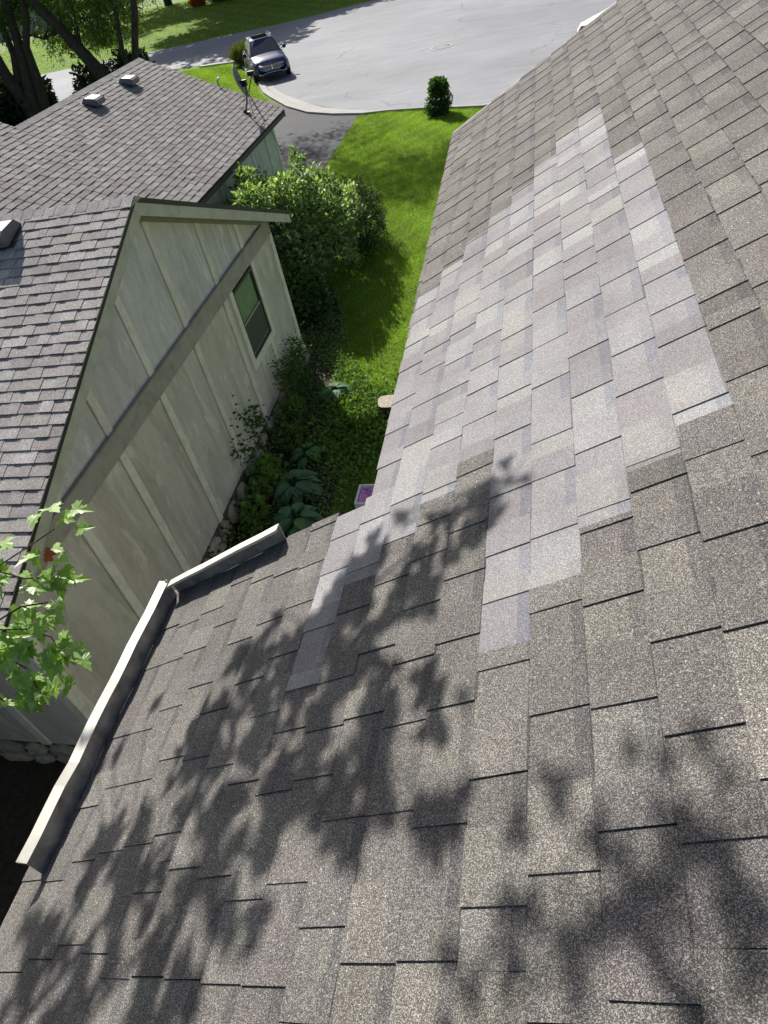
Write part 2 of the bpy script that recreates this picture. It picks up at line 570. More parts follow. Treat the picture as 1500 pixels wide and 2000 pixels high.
# planting bed of dark soil along the neighbour's wall and behind it
sheet('planting_bed', [(-4.84, 3.08), (-3.9, 4.0), (-3.3, 6.0), (-3.35, 8.5), (-3.9, 10.0), (-4.3, 12.0), (-4.4, 13.5), (-7.1, 20.3), (-7.6, 11.5), (-4.9, 11.5)], 0.012, M['soil'], 'planting bed of dark soil along the stucco wall')
sheet('yard_shade_sheet', [(-14, -8), (-1.4, -8), (-1.4, 3.4), (-3.9, 3.95), (-4.86, 3.06), (-14, 3.06)], 0.008, M['soil'], 'dark soil sheet standing in for the deep shade below the gutter')  # soil kept this dark to stand in for the shade over the yard

# manhole
mh = thing('manhole_cover', (-5.07, 42.19, 0.007), 'round iron manhole cover in the middle of the pale street', 'manhole')
mb = MB(); mb.lathe([(0.62, 0.0), (0.62, 0.012), (0.46, 0.014), (0.46, 0.0)], (-5.07, 42.19, 0.007)); mb.build('rim', M['concrete'], mh)
mb = MB(); mb.lathe([(0.42, 0.0), (0.42, 0.012), (0.40, 0.016), (0.0, 0.016)], (-5.07, 42.19, 0.007)); mb.build('lid', M['asphalt'], mh)

# ------------------------------------------------------------------ shingle machinery
RW = np.array(R0)


def to_px(p):
    c = RW @ (np.asarray(p, float) - np.array([0, 0, 7.0]))
    if c[2] < 0.05: return None
    return 750 + FPX * c[0] / c[2], 1000 + FPX * c[1] / c[2]


def screen_area(q):
    P = [to_px(v) for v in q]
    if any(p is None for p in P): return 0.0
    x = [min(max(p[0], 0), 1500) for p in P]; y = [min(max(p[1], 0), 2000) for p in P]
    a = 0
    for i in range(len(P)):
        j = (i + 1) % len(P); a += x[i] * y[j] - x[j] * y[i]
    return abs(a) / 2


class Roof:
    """pieces of laminated shingle on a plane: O origin, A along the courses, U up the slope"""
    def __init__(self, O, A, U):
        self.O, self.A, self.U = np.array(O, float), np.array(A, float), np.array(U, float)
        self.A /= np.linalg.norm(self.A); self.U /= np.linalg.norm(self.U)
        self.N = np.cross(self.A, self.U)
        if self.N[2] < 0: self.N = -self.N
        self.p = []

    def at(self, a, u, n=0.0): return self.O + self.A * a + self.U * u + self.N * n

    def piece(self, a0, a1, u0, u1, t0, t1, col, band=None, mat=0, skew=0.0):
        um = u0 + (u1 - u0) * (0.72 if band is not None else 0.5)
        ug = u1 - 0.004 - rnd(0.002, 0.006)
        tl = lambda u: t0 + (t1 - t0) * (u - u0) / (u1 - u0)
        V = [self.at(a0, u0, -0.004), self.at(a1, u0, -0.004), self.at(a1 + skew, u1, -0.004), self.at(a0 + skew, u1, -0.004),
             self.at(a0, u0, t0), self.at(a1, u0, t0), self.at(a1 + skew * .7, um, tl(um)), self.at(a0 + skew * .7, um, tl(um)),
             self.at(a1 + skew, u1, t1), self.at(a0 + skew, u1, t1), self.at(a1 + skew, ug, tl(ug)), self.at(a0 + skew, ug, tl(ug))]
        F = [(4, 5, 6, 7), (7, 6, 10, 11), (0, 1, 5, 4), (1, 2, 8, 10), (3, 0, 11, 9), (2, 3, 9, 8), (1, 10, 6, 5), (0, 4, 7, 11), (11, 10, 8, 9)]
        up_c = band if band is not None else col
        gk = rnd(0.45, 0.9)
        C = [col, up_c] + [tuple(x * 0.8 for x in col)] * 6 + [tuple(x * gk for x in up_c)]
        self.p.append((V, F, C, mat))

    def course(self, u0, u1, a0, a1, colf, wr=(0.10, 0.26), raised=(0.0035, 0.0055), base=0.0045, clip=None, bandp=0.75, gap=0.0004):
        a = a0 - rnd(0, 0.2); up = random.random() < 0.5
        while a < a1:
            w = rnd(*wr)
            b = min(a + w, a1)
            s = max(a, a0)
            if b - s > 0.012:
                r = rnd(*raised) if up else rnd(0, 0.0008)
                if up and colf((s + b) / 2, 0, up)[2] == 1: r *= 0.80
                lo, hi = u0, u1
                if clip:
                    lo = max(lo, clip((s + b) / 2))
                if hi - lo > 0.01:
                    j = rnd(-0.0025, 0.0025)
                    col, band, mat = colf((s + b) / 2, (lo + hi) / 2, up)
                    if up:
                        band = tuple(0.5 * (x + q) for x, q in zip(col, band)) if random.random() < 0.55 else None
                    elif random.random() > bandp: band = None
                    self.piece(s, b - gap, lo + j, hi + 0.004, base + r + rnd(0, 0.0012), 0.0012 + r, col, band, mat, rnd(-0.002, 0.002))
            a = b if b < a1 else a1 + 1
            up = not up

    def emit(self, parent, mats, nobj, joined='shingle_field'):
        o0 = np.array(origin_of(parent))
        area = [screen_area([p[0][i] for i in (4, 5, 8, 9)]) for p in self.p]
        order = np.argsort(area)[::-1]
        single = set(int(i) for i in order[:nobj] if area[i] > 40)

        def facelist(F):
            return [tuple(dict.fromkeys(f)) for f in F]
        rest = {}
        for i, (V, F, C, mt) in enumerate(self.p):
            F = facelist(F)
            if i in single:
                c = sum(np.array(v) for v in V) / len(V)
                me = bpy.data.meshes.new('shingle')
                me.from_pydata([tuple(np.array(v) - c) for v in V], [], F)
                a = me.attributes.new('tint', 'FLOAT_COLOR', 'FACE')
                a.data.foreach_set('color', np.array([(*q, 1) for q in C], np.float32).ravel())
                o = link('shingle', me, parent, mats[mt])
                o.location = tuple(c - o0)
            else:
                r = rest.setdefault(mt, ([], [], []))
                b = len(r[0])
                r[0].extend(tuple(np.array(v) - o0) for v in V)
                r[1].extend(tuple(b + k for k in f) for f in F)
                r[2].extend(C)
        first = None
        vs, fs, cs, ms = [], [], [], []
        for k, (mt, r) in enumerate(sorted(rest.items())):
            b = len(vs)
            vs += r[0]; fs += [tuple(b + q for q in f) for f in r[1]]; cs += r[2]; ms += [k] * len(r[1])
        if vs:
            me = bpy.data.meshes.new(joined)
            me.from_pydata(vs, [], fs)
            a = me.attributes.new('tint', 'FLOAT_COLOR', 'FACE')
            a.data.foreach_set('color', np.array([(*q, 1) for q in cs], np.float32).ravel())
            for mt in sorted(rest): me.materials.append(mats[mt])
            me.polygons.foreach_set('material_index', np.array(ms, np.int32))
            o = link(joined, me, parent)
            o['kind'] = 'stuff'


def vary(c, v=0.18, h=0.05):
    k = rnd(1 - v, 1 + v)
    return tuple(max(0.004, x * k * rnd(1 - h, 1 + h)) for x in c)


# ------------------------------------------------------------------ own house: the shingled roof the camera looks down
SL = 0.487628
UU = np.array([math.cos(SL), 0, math.sin(SL)])
NN = np.array([-math.sin(SL), 0, math.cos(SL)])
HC = 1.2
O_OWN = np.array([0, 0, 7.0]) - HC * NN            # foot of the camera on the roof plane
EXPO = 0.1428


def uj(j): return -0.120 - EXPO * j


def own_pt(u, y, n=0.0): return O_OWN + UU * u + np.array([0, y, 0]) + NN * n


def eave_far(y): return 1.2 * (-1.15 - (y / 1.2 - 1.55) * 0.029)


PATCH = {0: (1.274, 3.03), 1: (1.188, 3.865), 2: (1.073, 3.745), 3: (0.948, 3.58), 4: (0.82, 3.42), 5: (1.505, 3.294),
         6: (1.40, 3.18), 7: (1.29, 3.03), 8: (1.185, 2.90), 9: (0.873, 2.775)}
own = thing('house', (2.5, 3.0, 0.0), 'own house with weathered grey shingle roof and a paler repair patch', 'house')
mb = MB()
deck_n = -0.006
# deck: near part, far part
yr, ye = 1.835, 6.80
RID = uj(-13)
P = own_pt
deck = [(-2.69, -1.3), (-2.69, yr + 0.03), (eave_far(yr), yr), (eave_far(ye), ye), (RID, ye + 0.2), (RID, -1.3)]
top = [P(u, y, deck_n) for u, y in deck]
bot = [P(u, y, -0.045) for u, y in deck]
nd = len(deck)
mb.poly(top + bot, [tuple(range(nd)), tuple(range(2 * nd - 1, nd - 1, -1))] + [(i, i + nd, (i + 1) % nd + nd, (i + 1) % nd) for i in range(nd)])
own_roof = mb.build('roof', M['deck'], own)
mb = MB()                                             # the far slope behind the ridge
rx = P(RID, 0)[0]; rz = P(RID, 0)[2]
mb.poly([(rx, -1.3, rz), (rx, ye + 0.2, rz), (rx + 4, ye + 0.2, rz - 2.12), (rx + 4, -1.3, rz - 2.12),
         (rx, -1.3, rz - .05), (rx, ye + 0.2, rz - .05), (rx + 4, ye + 0.2, rz - 2.17), (rx + 4, -1.3, rz - 2.17)],
        [(0, 1, 2, 3), (7, 6, 5, 4), (0, 3, 7, 4), (1, 5, 6, 2), (2, 6, 7, 3)], (0.15, 0.14, 0.13))
mb.build('rear_roof', M['shingle_own'], own)

own_shingles = Roof(O_OWN, (0, 1, 0), UU)


def own_col(j):
    lo, hi = PATCH.get(j, (9, -9))

    def f(a, u, up):
        y = a / 1.2
        if lo <= y <= hi:
            c = random.choice([(.305, .294, .295), (.303, .292, .294), (.322, .311, .300), (.258, .244, .247), (.340, .337, .332), (.298, .287, .292), (.275, .264, .268), (.270, .255, .260)])
            c = tuple(x * .93 for x in vary(c, 0.06, 0.01))
            return c, tuple(x * k for x, k in zip(c, (0.80, 0.83, 0.90))), 1
        c = random.choice([(.170, .161, .148), (.160, .152, .141), (.182, .172, .157), (.149, .140, .131), (.174, .166, .153), (.154, .143, .137)])
        c = tuple(x * k for x, k in zip(vary(c, 0.10, 0.012), (.985, .978, .962)))
        return c, tuple(x * k for x, k in zip(c, (0.74, 0.75, 0.79))), 0
    return f


def rake_far(u): return 6.86 + u * 0.10


for j in range(-13, 18):
    u0, u1 = uj(j + 1), uj(j)
    cf = own_col(j)
    a_hi = rake_far(u0)
    below = u1 <= eave_far(3.0) - 0.02
    if below:
        a_hi = yr + 0.02 - max(0, (-1.5 - u0)) * 0.0
    lo, hi = PATCH.get(j, (9, -9))
    kw = dict(wr=(0.07, 0.17), raised=(0.0030, 0.0046), clip=(lambda y: eave_far(y) if y > yr else -9.0))
    cuts = [-1.25]
    if lo < 8:
        cuts += [lo * 1.2, min(hi * 1.2, a_hi)]
    cuts.append(a_hi)
    for k in range(len(cuts) - 1):
        if cuts[k + 1] - cuts[k] > 0.02:
            own_shingles.course(u0, u1, cuts[k], cuts[k + 1], cf, **kw)
own_shingles.emit(own_roof, [M['shingle_own'], M['shingle_new']], 300)
# trims and walls of the own house
mb = MB()
mb.bar(P(eave_far(ye) + 0.0, ye - 0.05, -0.012), P(RID, ye + 0.225, -0.012), 0.012, 0.02, NN)
mb.build('drip_edge', M['metal_white'], own)
mb = MB()
mb.bar(P(eave_far(yr) + 0.015, yr, -0.085), P(eave_far(ye) + 0.015, ye, -0.085), 0.03, 0.15, (0, 0, 1))
mb.bar(P(-2.675, -1.3, -0.085), P(-2.675, yr, -0.085), 0.03, 0.15, (0, 0, 1))
mb.bar(P(-2.67, yr - 0.01, -0.095), P(eave_far(yr), yr - 0.01, -0.095), 0.03, 0.13, NN)
mb.build('fascia', M['metal_brown'], own)
mb = MB(); mb.tint = (.36, .36, .31)
xa, xb = P(-2.3, 0)[0], P(-1.05, 0)[0]
za, zb = P(-2.3, 0)[2] - .1, P(-1.05, 0)[2] - .1


def roofz(x): return P((x - O_OWN[0]) / UU[0], 0)[2] - 0.06


def wallprism(x0, x1, y0, y1):
    mb.hexa([(x0, y0, 0), (x1, y0, 0), (x1, y1, 0), (x0, y1, 0), (x0, y0, roofz(x0)), (x1, y0, roofz(x1)), (x1, y1, roofz(x1)), (x0, y1, roofz(x0))])


wallprism(-1.35, rx, -1.1, 1.55)
wallprism(-0.30, rx - .003, 1.55, 6.45)
mb.build('wall', M['stucco'], own)

# ------------------------------------------------------------------ splash guard on the roof corner
sg = thing('splash_guard', tuple(P(-2.57, 1.8)), 'L-shaped white metal splash guard standing on the lower roof corner', 'splash guard')
hgt, fl = 0.096, 0.042
up = np.array([-0.06, 0, 1.0])


def leg_sheet(pts, out, name, dents=()):
    """vertical sheet along pts (on the roof) with a flange folded outwards along its top"""
    mb = MB(); n = len(pts)
    V = []
    for p in pts:
        b = np.array(p); t = b + up * hgt
        V += [b, t, t + np.array(out) * fl + np.array([0, 0, 0.002]), t + np.array(out) * fl + np.array([0, 0, -0.012]), t + np.array(out) * 0.004 + np.array([0, 0, -0.006]), b + np.array(out) * 0.004]
    F = []
    for i in range(n - 1):
        for k in range(6):
            F.append((i * 6 + k, (i + 1) * 6 + k, (i + 1) * 6 + (k + 1) % 6, i * 6 + (k + 1) % 6))
    F += [tuple(range(5, -1, -1)), tuple((n - 1) * 6 + k for k in range(6))]
    mb.poly(V, F)
    o = mb.build(name, M['metal_white'], sg)
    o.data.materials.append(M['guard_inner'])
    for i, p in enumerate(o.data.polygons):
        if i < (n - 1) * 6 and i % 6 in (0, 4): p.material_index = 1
    return o


L1 = []
for i in range(15):
    q = i / 14
    y = 0.585 + (1.812 - 0.585) * q
    d = 0.004 * math.sin(i * 1.7) + (0.010 if i == 4 else 0)
    L1.append(P(-2.572 + d + 0.012 * q, y, 0.004))
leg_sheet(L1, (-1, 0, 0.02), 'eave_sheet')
L2 = [P(-2.556 + (2.556 - 1.85) * k / 6, 1.822 + 0.028 * k / 6 + 0.002 * math.sin(k * 2.1), -0.002) for k in range(7)]
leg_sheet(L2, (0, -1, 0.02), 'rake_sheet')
mb = MB(); mb.lathe([(0.006, 0), (0.006, 0.004), (0.0, 0.005)], tuple(P(-2.56, 1.80) + up * hgt + np.array([-0.014, 0.012, 0.003])), seg=8)
mb.build('screw', M['black'], sg)

# ------------------------------------------------------------------ neighbour's house
NBX, RKX = -4.85, -4.60
PKY, PKZ, SLN = 7.58, 4.83, 0.412
nb = thing('neighbour_house', (-8.5, 10.0, 0.0), 'stucco and timber neighbour house with grey shingle roofs and a gable wall', 'house')
Y0, Y1 = 3.07, 11.85
WB = 0.40                                                   # bottom of the siding
YG = (.63, .57, .505); GG = (.645, .61, .595); TR = (.80, .75, .66); BD = (.40, .365, .32)


def gz(y): return PKZ - abs(y - PKY) * SLN - 0.03             # roof plane


mb = MB()                                                    # plain wall core behind the panels
core = [(Y0, 0.0), (Y1, 0.0), (Y1, gz(Y1) - .02), (PKY, gz(PKY) - .02), (Y0, gz(Y0) - .02)]
fr = [(NBX - 0.03, y, z) for y, z in core]; bk = [(NBX - 3.9, y, z) for y, z in core]
mb.poly(fr + bk, [tuple(range(5)), (9, 8, 7, 6, 5)] + [(i, i + 5, (i + 1) % 5 + 5, (i + 1) % 5) for i in range(5)], (.06, .06, .05))
mb.build('wall', M['stucco'], nb)

BT, BB = 2.97, 2.69                                           # band board
ups = [4.28, 5.48, 6.68, 7.89, 9.18, 10.44]
lows = [4.40, 5.48, 6.69, 7.92, 9.20]
BW = 0.135


def panel(y0, y1, zlo, zhi_f, col):
    mb = MB()
    zf = zhi_f
    ys = [y0]
    if y0 < PKY < y1 and zf is gz2: ys.append(PKY)
    ys.append(y1)
    front = [(NBX, y, zlo) for y in ys] + [(NBX, y, zf(y)) for y in reversed(ys)]
    back = [(NBX - 0.028, p[1], p[2]) for p in front]
    n = len(front)
    mb.poly(front + back, [tuple(range(n)), tuple(range(2 * n - 1, n - 1, -1))] + [(i, i + n, (i + 1) % n + n, (i + 1) % n) for i in range(n)], col)
    mb.build('stucco_panel', M['stucco'], nb)


def gz2(y): return gz(y) - 0.20


e = [Y0 + 0.2] + ups + [11.45]
prev = Y0 + 0.75
for i, b in enumerate(ups + [11.5]):
    lo = prev; hi = b - 0.014
    if hi - lo > 0.1:
        lo2 = max(lo, PKY - (PKZ - .23 - BT) / SLN + .01); hi2 = min(hi, PKY + (PKZ - .23 - BT) / SLN - .01)
        if hi2 - lo2 > 0.05: panel(lo2, hi2, BT + 0.002, gz2, vary(GG, 0.05, 0.01))
    prev = b + BW + 0.002
WY0, WY1, WZ0, WZ1 = 9.60, 10.60, 1.42, 2.64                  # window opening
lo = Y0 + 0.14
for b in lows:
    panel(lo, b - 0.014, WB, lambda y: BB - 0.002, vary(YG, 0.05, 0.01)); lo = b + BW + 0.002
panel(WY1 + 0.135, Y1 - 0.13, WB - .1, lambda y: BB - 0.002, vary(YG, 0.05, 0.01))
panel(lo, WY0 - 0.142, WB - .1, lambda y: BB - .002, YG)
panel(WY0 - 0.14, 10.42, WB - .1, lambda y: WZ0 - 0.14, vary(YG, 0.05, 0.01))
panel(10.56, WY1 + 0.133, WB - .1, lambda y: WZ0 - 0.14, vary(YG, 0.05, 0.01))


def board(name, y0, y1, z0, z1, t=0.022, col=TR, x=NBX, slope0=None):
    mb = MB(); mb.hexa([(x - .02, y0, z0), (x + t, y0, z0), (x + t, y1, z0), (x - .02, y1, z0), (x - .02, y0, slope0[0] if slope0 else z1), (x + t, y0, slope0[0] if slope0 else z1), (x + t, y1, slope0[1] if slope0 else z1), (x - .02, y1, slope0[1] if slope0 else z1)], col)
    return mb.build(name, M['trim'], nb, bevel=0.003)


for b in ups:
    if gz2(b) > BT + 0.08: board('batten', b, b + BW, BT + 0.001, 0, 0.020, vary(TR, .06, .01), slope0=(gz2(b) + .02, gz2(b + BW) + .02))
for b in lows: board('batten', b, b + BW, WB - .01, BB - .001, 0.021, vary(TR, .06, .01))
board('batten', 10.42, 10.55, WB - .1, WZ0 - 0.142, 0.021, vary(TR, .06, .01))
board('band_board', Y0 + 0.02, Y1 - 0.001, BB, BT, 0.034, BD)
mb = MB(); mb.box((NBX - .02, Y0 + .3, BT), (NBX + .055, Y1 - .5, BT + 0.018), (.30, .29, .26)); mb.build('band_cap', M['trim'], nb)
board('corner_board', Y1 - 0.125, Y1 + 0.022, WB - .1, BB - 0.002, 0.024)
board('corner_board', Y0 - 0.022, Y0 + 0.135, WB, BB - .002, 0.024)
board('casing', WY0 - 0.135, WY0, WZ0 - 0.135, BB - 0.002, 0.026); board('casing', WY1, WY1 + 0.13, WZ0 - 0.135, BB - .002, 0.026)
board('casing', WY0 + .001, WY1 - .001, WZ0 - 0.135, WZ0 - 0.001, 0.026)
# frieze boards under the rakes, rake boards, soffit
for s in (1, -1):
    ya, yb = PKY, (12.45 if s > 0 else 2.70)
    yw = Y1 if s > 0 else Y0
    for nm, x0, x1, d0, d1, col, mt in (('frieze_board', NBX - .02, NBX + .03, .13, .25, (.30, .29, .25), 'trim'), ('rake_board', RKX - .045, RKX - .012, .028, .21, (.55, .54, .44), 'trim'), ('soffit', NBX + .031, RKX - .046, .125, .14, (.30, .29, .25), 'trim')):
        y2 = yw if nm == 'frieze_board' else yb
        z = lambda y, d: PKZ - abs(y - PKY) * SLN - d
        mb = MB()
        mb.hexa([(x0, ya, z(ya, d1)), (x1, ya, z(ya, d1)), (x1, y2, z(y2, d1)), (x0, y2, z(y2, d1)), (x0, ya, z(ya, d0)), (x1, ya, z(ya, d0)), (x1, y2, z(y2, d0)), (x0, y2, z(y2, d0))], col)
        mb.build(nm, M[mt], nb)
# dark drip edge above the rake boards
for s in (1, -1):
    mb = MB(); yb = 12.5 if s > 0 else 2.66
    z = lambda y, d: PKZ - abs(y - PKY) * SLN - d
    mb.hexa([(RKX - .03, PKY, z(PKY, .055)), (RKX - .004, PKY, z(PKY, .055)), (RKX - .004, yb, z(yb, .055)), (RKX - .03, yb, z(yb, .055)),
             (RKX - .03, PKY, z(PKY, -.004)), (RKX - .004, PKY, z(PKY, -.004)), (RKX - .004, yb, z(yb, -.004)), (RKX - .03, yb, z(yb, -.004))])
    mb.build('drip_edge', M['dripedge'], nb)

# window
win = MB()
fx = NBX + 0.005
for (a, b, c, d) in ((WY0, WY0 + .05, WZ0, WZ1), (WY1 - .06, WY1, WZ0, WZ1), (WY0 + .05, WY1 - .06, WZ1 - .05, WZ1), (WY0 + .05, WY1 - .06, WZ0, WZ0 + .05)):
    win.box((NBX - .03, a, c), (fx + .012, b, d))
window = win.build('window', M['winframe'], nb)
mb = MB(); mb.box((NBX - .028, WY0 + .05, 2.03), (NBX - .022, WY1 - .06, WZ1 - .05)); mb.build('curtain', M['curtain'], window)
mb = MB(); mb.poly([(NBX - .012, WY0 + .05, 2.03), (NBX - .012, WY1 - .06, 2.03), (NBX - .012, WY1 - .06, WZ1 - .05), (NBX - .012, WY0 + .05, WZ1 - .05)], [(0, 1, 2, 3)])


def mat_clear():
    m, nt, b = nmat('clear_pane')
    g = N(nt, 'ShaderNodeBsdfGlossy'); g.inputs['Roughness'].default_value = 0.03
    t = N(nt, 'ShaderNodeBsdfTransparent'); t.inputs[0].default_value = (0.88, 0.93, 0.91, 1)
    lw = N(nt, 'ShaderNodeFresnel'); lw.inputs[0].default_value = 1.7
    ms = N(nt, 'ShaderNodeMixShader')
    L(nt, lw.outputs[0], ms.inputs[0]); L(nt, t.outputs[0], ms.inputs[1]); L(nt, g.outputs[0], ms.inputs[2])
    L(nt, ms.outputs[0], nt.nodes['Material Output'].inputs['Surface'])
    return m


M['clear'] = mat_clear()
mb.build('upper_pane', M['clear'], window)
mb = MB(); mb.box((NBX - .02, WY0 + .05, WZ0 + .05), (NBX - .008, WY1 - .06, 2.03)); mb.build('insect_screen', M['screen'], window)
mb = MB()
mb.box((NBX - .006, WY0 + .05, 2.015), (NBX + .004, WY1 - .06, 2.045)); mb.box((NBX - .006, WY0 + .06, WZ0 + .06), (NBX + .002, WY1 - .07, WZ0 + .078)); mb.box((NBX - .006, WY1 - .085, WZ0 + .08), (NBX + .002, WY1 - .07, 2.01))
mb.build('sash_rail', M['alum'], window)

# south wall of the near wing (faces away from the street), its boards and stones
mb = MB(); mb.poly([(NBX - .13, Y0 - .003, WB), (NBX - 3.8, Y0 - .003, WB), (NBX - 3.8, Y0 - .003, 2.9), (NBX - .13, Y0 - .003, 2.9)], [(0, 1, 2, 3)], YG); mb.build('stucco_panel', M['stucco'], nb)
for k in range(4):
    mb = MB(); x = NBX + .02 - k * 0.85; mb.box((x - .12, Y0 - .026, WB), (x, Y0 - .002, 2.9), TR); mb.build('batten', M['trim'], nb)

# foundation stones: two uneven rows, each stone a squashed irregular block
found = MB(); found.box((NBX - .2, Y0 + .02, -.05), (NBX + .012, Y1 - .02, WB - .01)); found.box((NBX - 3.8, Y0 - .012, -.05), (NBX - .01, Y0 + .3, WB - .01))
foundation = found.build('foundation', M['mortar'], nb)


def stone(c, sx, sz, face):
    n = random.randint(6, 8)
    a0 = rnd(0, 6.28)
    ring = [(math.cos(a0 + 2 * math.pi * k / n) * sx * rnd(.82, 1.08), math.sin(a0 + 2 * math.pi * k / n) * sz * rnd(.82, 1.08)) for k in range(n)]
    V = []
    for s, d in ((1.0, 0.0), (0.96, 0.045), (0.6, 0.075)):
        for (p, q) in ring:
            dd = d * rnd(.8, 1.2)
            V.append((dd, p * s, q * s) if face == 'x' else (p * s, -dd, q * s))
    F = [(i * n + k, i * n + (k + 1) % n, (i + 1) * n + (k + 1) % n, (i + 1) * n + k) for i in range(2) for k in range(n)] + [tuple(2 * n + k for k in range(n))]
    me = bpy.data.meshes.new('stone'); me.from_pydata(V, [], F if face == 'x' else [tuple(reversed(f)) for f in F])
    o = link('stone', me, foundation, M['stone'])
    o.location = tuple(Vector(c) - origin_of(foundation))


y = Y0 + 0.12
while y < Y1 - 0.05:
    w = rnd(.17, .27)
    hlo = rnd(.17, .24)
    if random.random() < .45:
        stone((NBX + .008, y + w, WB * .5 - .01), w, WB * .53, 'x'); y += 2 * w * .95; continue
    stone((NBX + .008, y + w, hlo * .5 - .01), w, hlo * .55, 'x')
    stone((NBX + .008, y + w + rnd(-.08, .08), hlo + (WB - hlo) * .5), w * rnd(.8, 1.0), (WB - hlo) * .55, 'x')
    y += 2 * w * 0.95
x = NBX - 0.1
while x > NBX - 2.6:
    w = rnd(.16, .28); hlo = rnd(.17, .24)
    stone((x - w, Y0 - .008, hlo * .5 - .01), w, hlo * .55, 'y'); stone((x - w, Y0 - .008, hlo + (WB - hlo) * .5), w * .9, (WB - hlo) * .55, 'y')
    x -= 2 * w * .95

# roofs
def slab(name, pts, t=0.05):
    mb = MB(); n = len(pts)
    mb.poly([p for p in pts] + [(p[0], p[1], p[2] - t) for p in pts], [tuple(range(n)), tuple(range(2 * n - 1, n - 1, -1))] + [(i, i + n, (i + 1) % n + n, (i + 1) % n) for i in range(n)])
    return mb.build(name, M['deck'], nb)


rz_ = lambda y: PKZ - abs(y - PKY) * SLN - .008
near_roof = slab('near_roof', [(RKX - .012, PKY, rz_(PKY)), (RKX - .012, 2.66, rz_(2.66)), (-12, 2.66, rz_(2.66)), (-12, PKY, rz_(PKY))])
slab('north_slope', [(RKX - .012, PKY, rz_(PKY)), (-12, PKY, rz_(PKY)), (-12, 12.5, rz_(12.5)), (RKX - .012, 12.5, rz_(12.5))])
EX, EZ, SLF, FY = -6.83, 2.90, 0.470, 20.17
RX = -10.47
fz = lambda x: EZ + (EX - x) * SLF - .008
far_roof = slab('far_roof', [(EX, 8.0, fz(EX)), (EX, FY, fz(EX)), (RX, FY, fz(RX)), (RX, 14.0, fz(RX)), (-14.2, 14.0, fz(-14.2)), (-14.2, 8.0, fz(-14.2))])
slab('west_slope', [(RX, 14, fz(RX)), (RX, FY, fz(RX)), (RX - 3.7, FY, fz(RX) - 1.74), (RX - 3.7, 14, fz(RX) - 1.74)])
NB_C = [(.235, .222, .218), (.215, .202, .200), (.252, .241, .236), (.228, .217, .208), (.200, .186, .186), (.268, .264, .258), (.238, .227, .216)]


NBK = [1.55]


def nb_col(a, u, up):
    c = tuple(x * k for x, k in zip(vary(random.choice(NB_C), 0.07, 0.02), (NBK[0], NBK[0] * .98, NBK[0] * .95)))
    return c, tuple(x * k for x, k in zip(c, (.80, .80, .84))), 0


ns = Roof((RKX - .002, PKY, PKZ), (-1, 0, 0), (0, 1, SLN))
k = 0
slen = (PKY - 2.66) * math.hypot(1, SLN)
while k * EXPO < slen - .02:
    ns.course(-(k + 1) * EXPO - .03, -k * EXPO - .03, -rnd(0, .006), 6.3, nb_col, wr=(.11, .27), raised=(.003, .006), base=.010, gap=.004); k += 1
ns.emit(near_roof, [M['shingle_nb']], 300)
# near ridge caps
for i in range(42):
    x0 = RKX - i * 0.150
    c = vary((.36, .338, .325), .08, .02)
    mb = MB(); t = .010
    def cap(x, dy, dz): return (x, PKY + dy, PKZ - abs(dy) * SLN * 0.93 + dz)
    mb.poly([cap(x0, -.13, .010), cap(x0, 0, .015), cap(x0, .13, .010), cap(x0 - .158, -.13, .006), cap(x0 - .158, 0, .013), cap(x0 - .158, .13, .006),
             cap(x0, -.13, -.01), cap(x0, .13, -.01)], [(0, 3, 4, 1), (1, 4, 5, 2), (0, 1, 2, 7, 6), (0, 6, 3)], c)
    mb.build('ridge_cap', M['shingle_nb'], near_roof)

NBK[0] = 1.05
fsl = Roof((EX, 0, EZ), (0, 1, 0), (-1, 0, SLF))
k = 0
while k * EXPO < 4.02 + 2.2:
    u0, u1 = k * EXPO, (k + 1) * EXPO
    hi = FY + rnd(-.004, .006) if u1 < 4.03 else 14.0
    fsl.course(u0 - (.012 if k == 0 else 0), u1, 8.3, hi, nb_col, wr=(.12, .28), raised=(.004, .006), base=.011, gap=.006); k += 1
fsl.emit(far_roof, [M['shingle_nb']], 0)
mb = MB()
for i in range(42):
    y0 = FY - i * .148
    c = vary((.25, .236, .236), .08, .02)
    f2 = lambda dx, dz: EZ + (EX - RX) * SLF - abs(dx) * SLF * .93 + dz
    mb.poly([(RX + .13, y0, f2(.13, .014)), (RX, y0, f2(0, .022)), (RX - .13, y0, f2(.13, .014)), (RX + .13, y0 - .156, f2(.13, .006)), (RX, y0 - .156, f2(0, .013)), (RX - .13, y0 - .156, f2(.13, .006))], [(0, 1, 4, 3), (1, 2, 5, 4)], c)
mb.build('ridge_cap_row', M['shingle_nb'], far_roof, kind='stuff')
# far wing walls, fascia, gutter
mb = MB(); FW = EX - .34
mb.box((FW - 6.4, 11.0, 0), (FW, FY - .30, EZ + .06), (.62, .62, .55)); mb.build('far_wall', M['stucco'], nb)
mb = MB(); ya, yb = FY - .32, FY - .30
mb.poly([(FW - 6.4, yb, EZ), (FW, yb, EZ), (RX, yb, EZ + 1.7)], [(0, 1, 2)], YG); mb.build('front_gable', M['stucco'], nb)
for yy in (12.9, 14.12, 15.34, 16.56, 17.78, 19.0, 19.74):
    mb = MB(); mb.box((FW - .01, yy, .3), (FW + .024, yy + .12, EZ - .06), TR); mb.build('batten', M['trim'], nb)
mb = MB(); mb.box((EX - .03, 12.0, EZ - .16), (EX - .004, FY, EZ - .012)); mb.box((FW, 12.0, EZ - .07), (EX - .032, FY - .02, EZ - .055)); mb.build('fascia', M['metal_brown'], nb)
mb = MB()
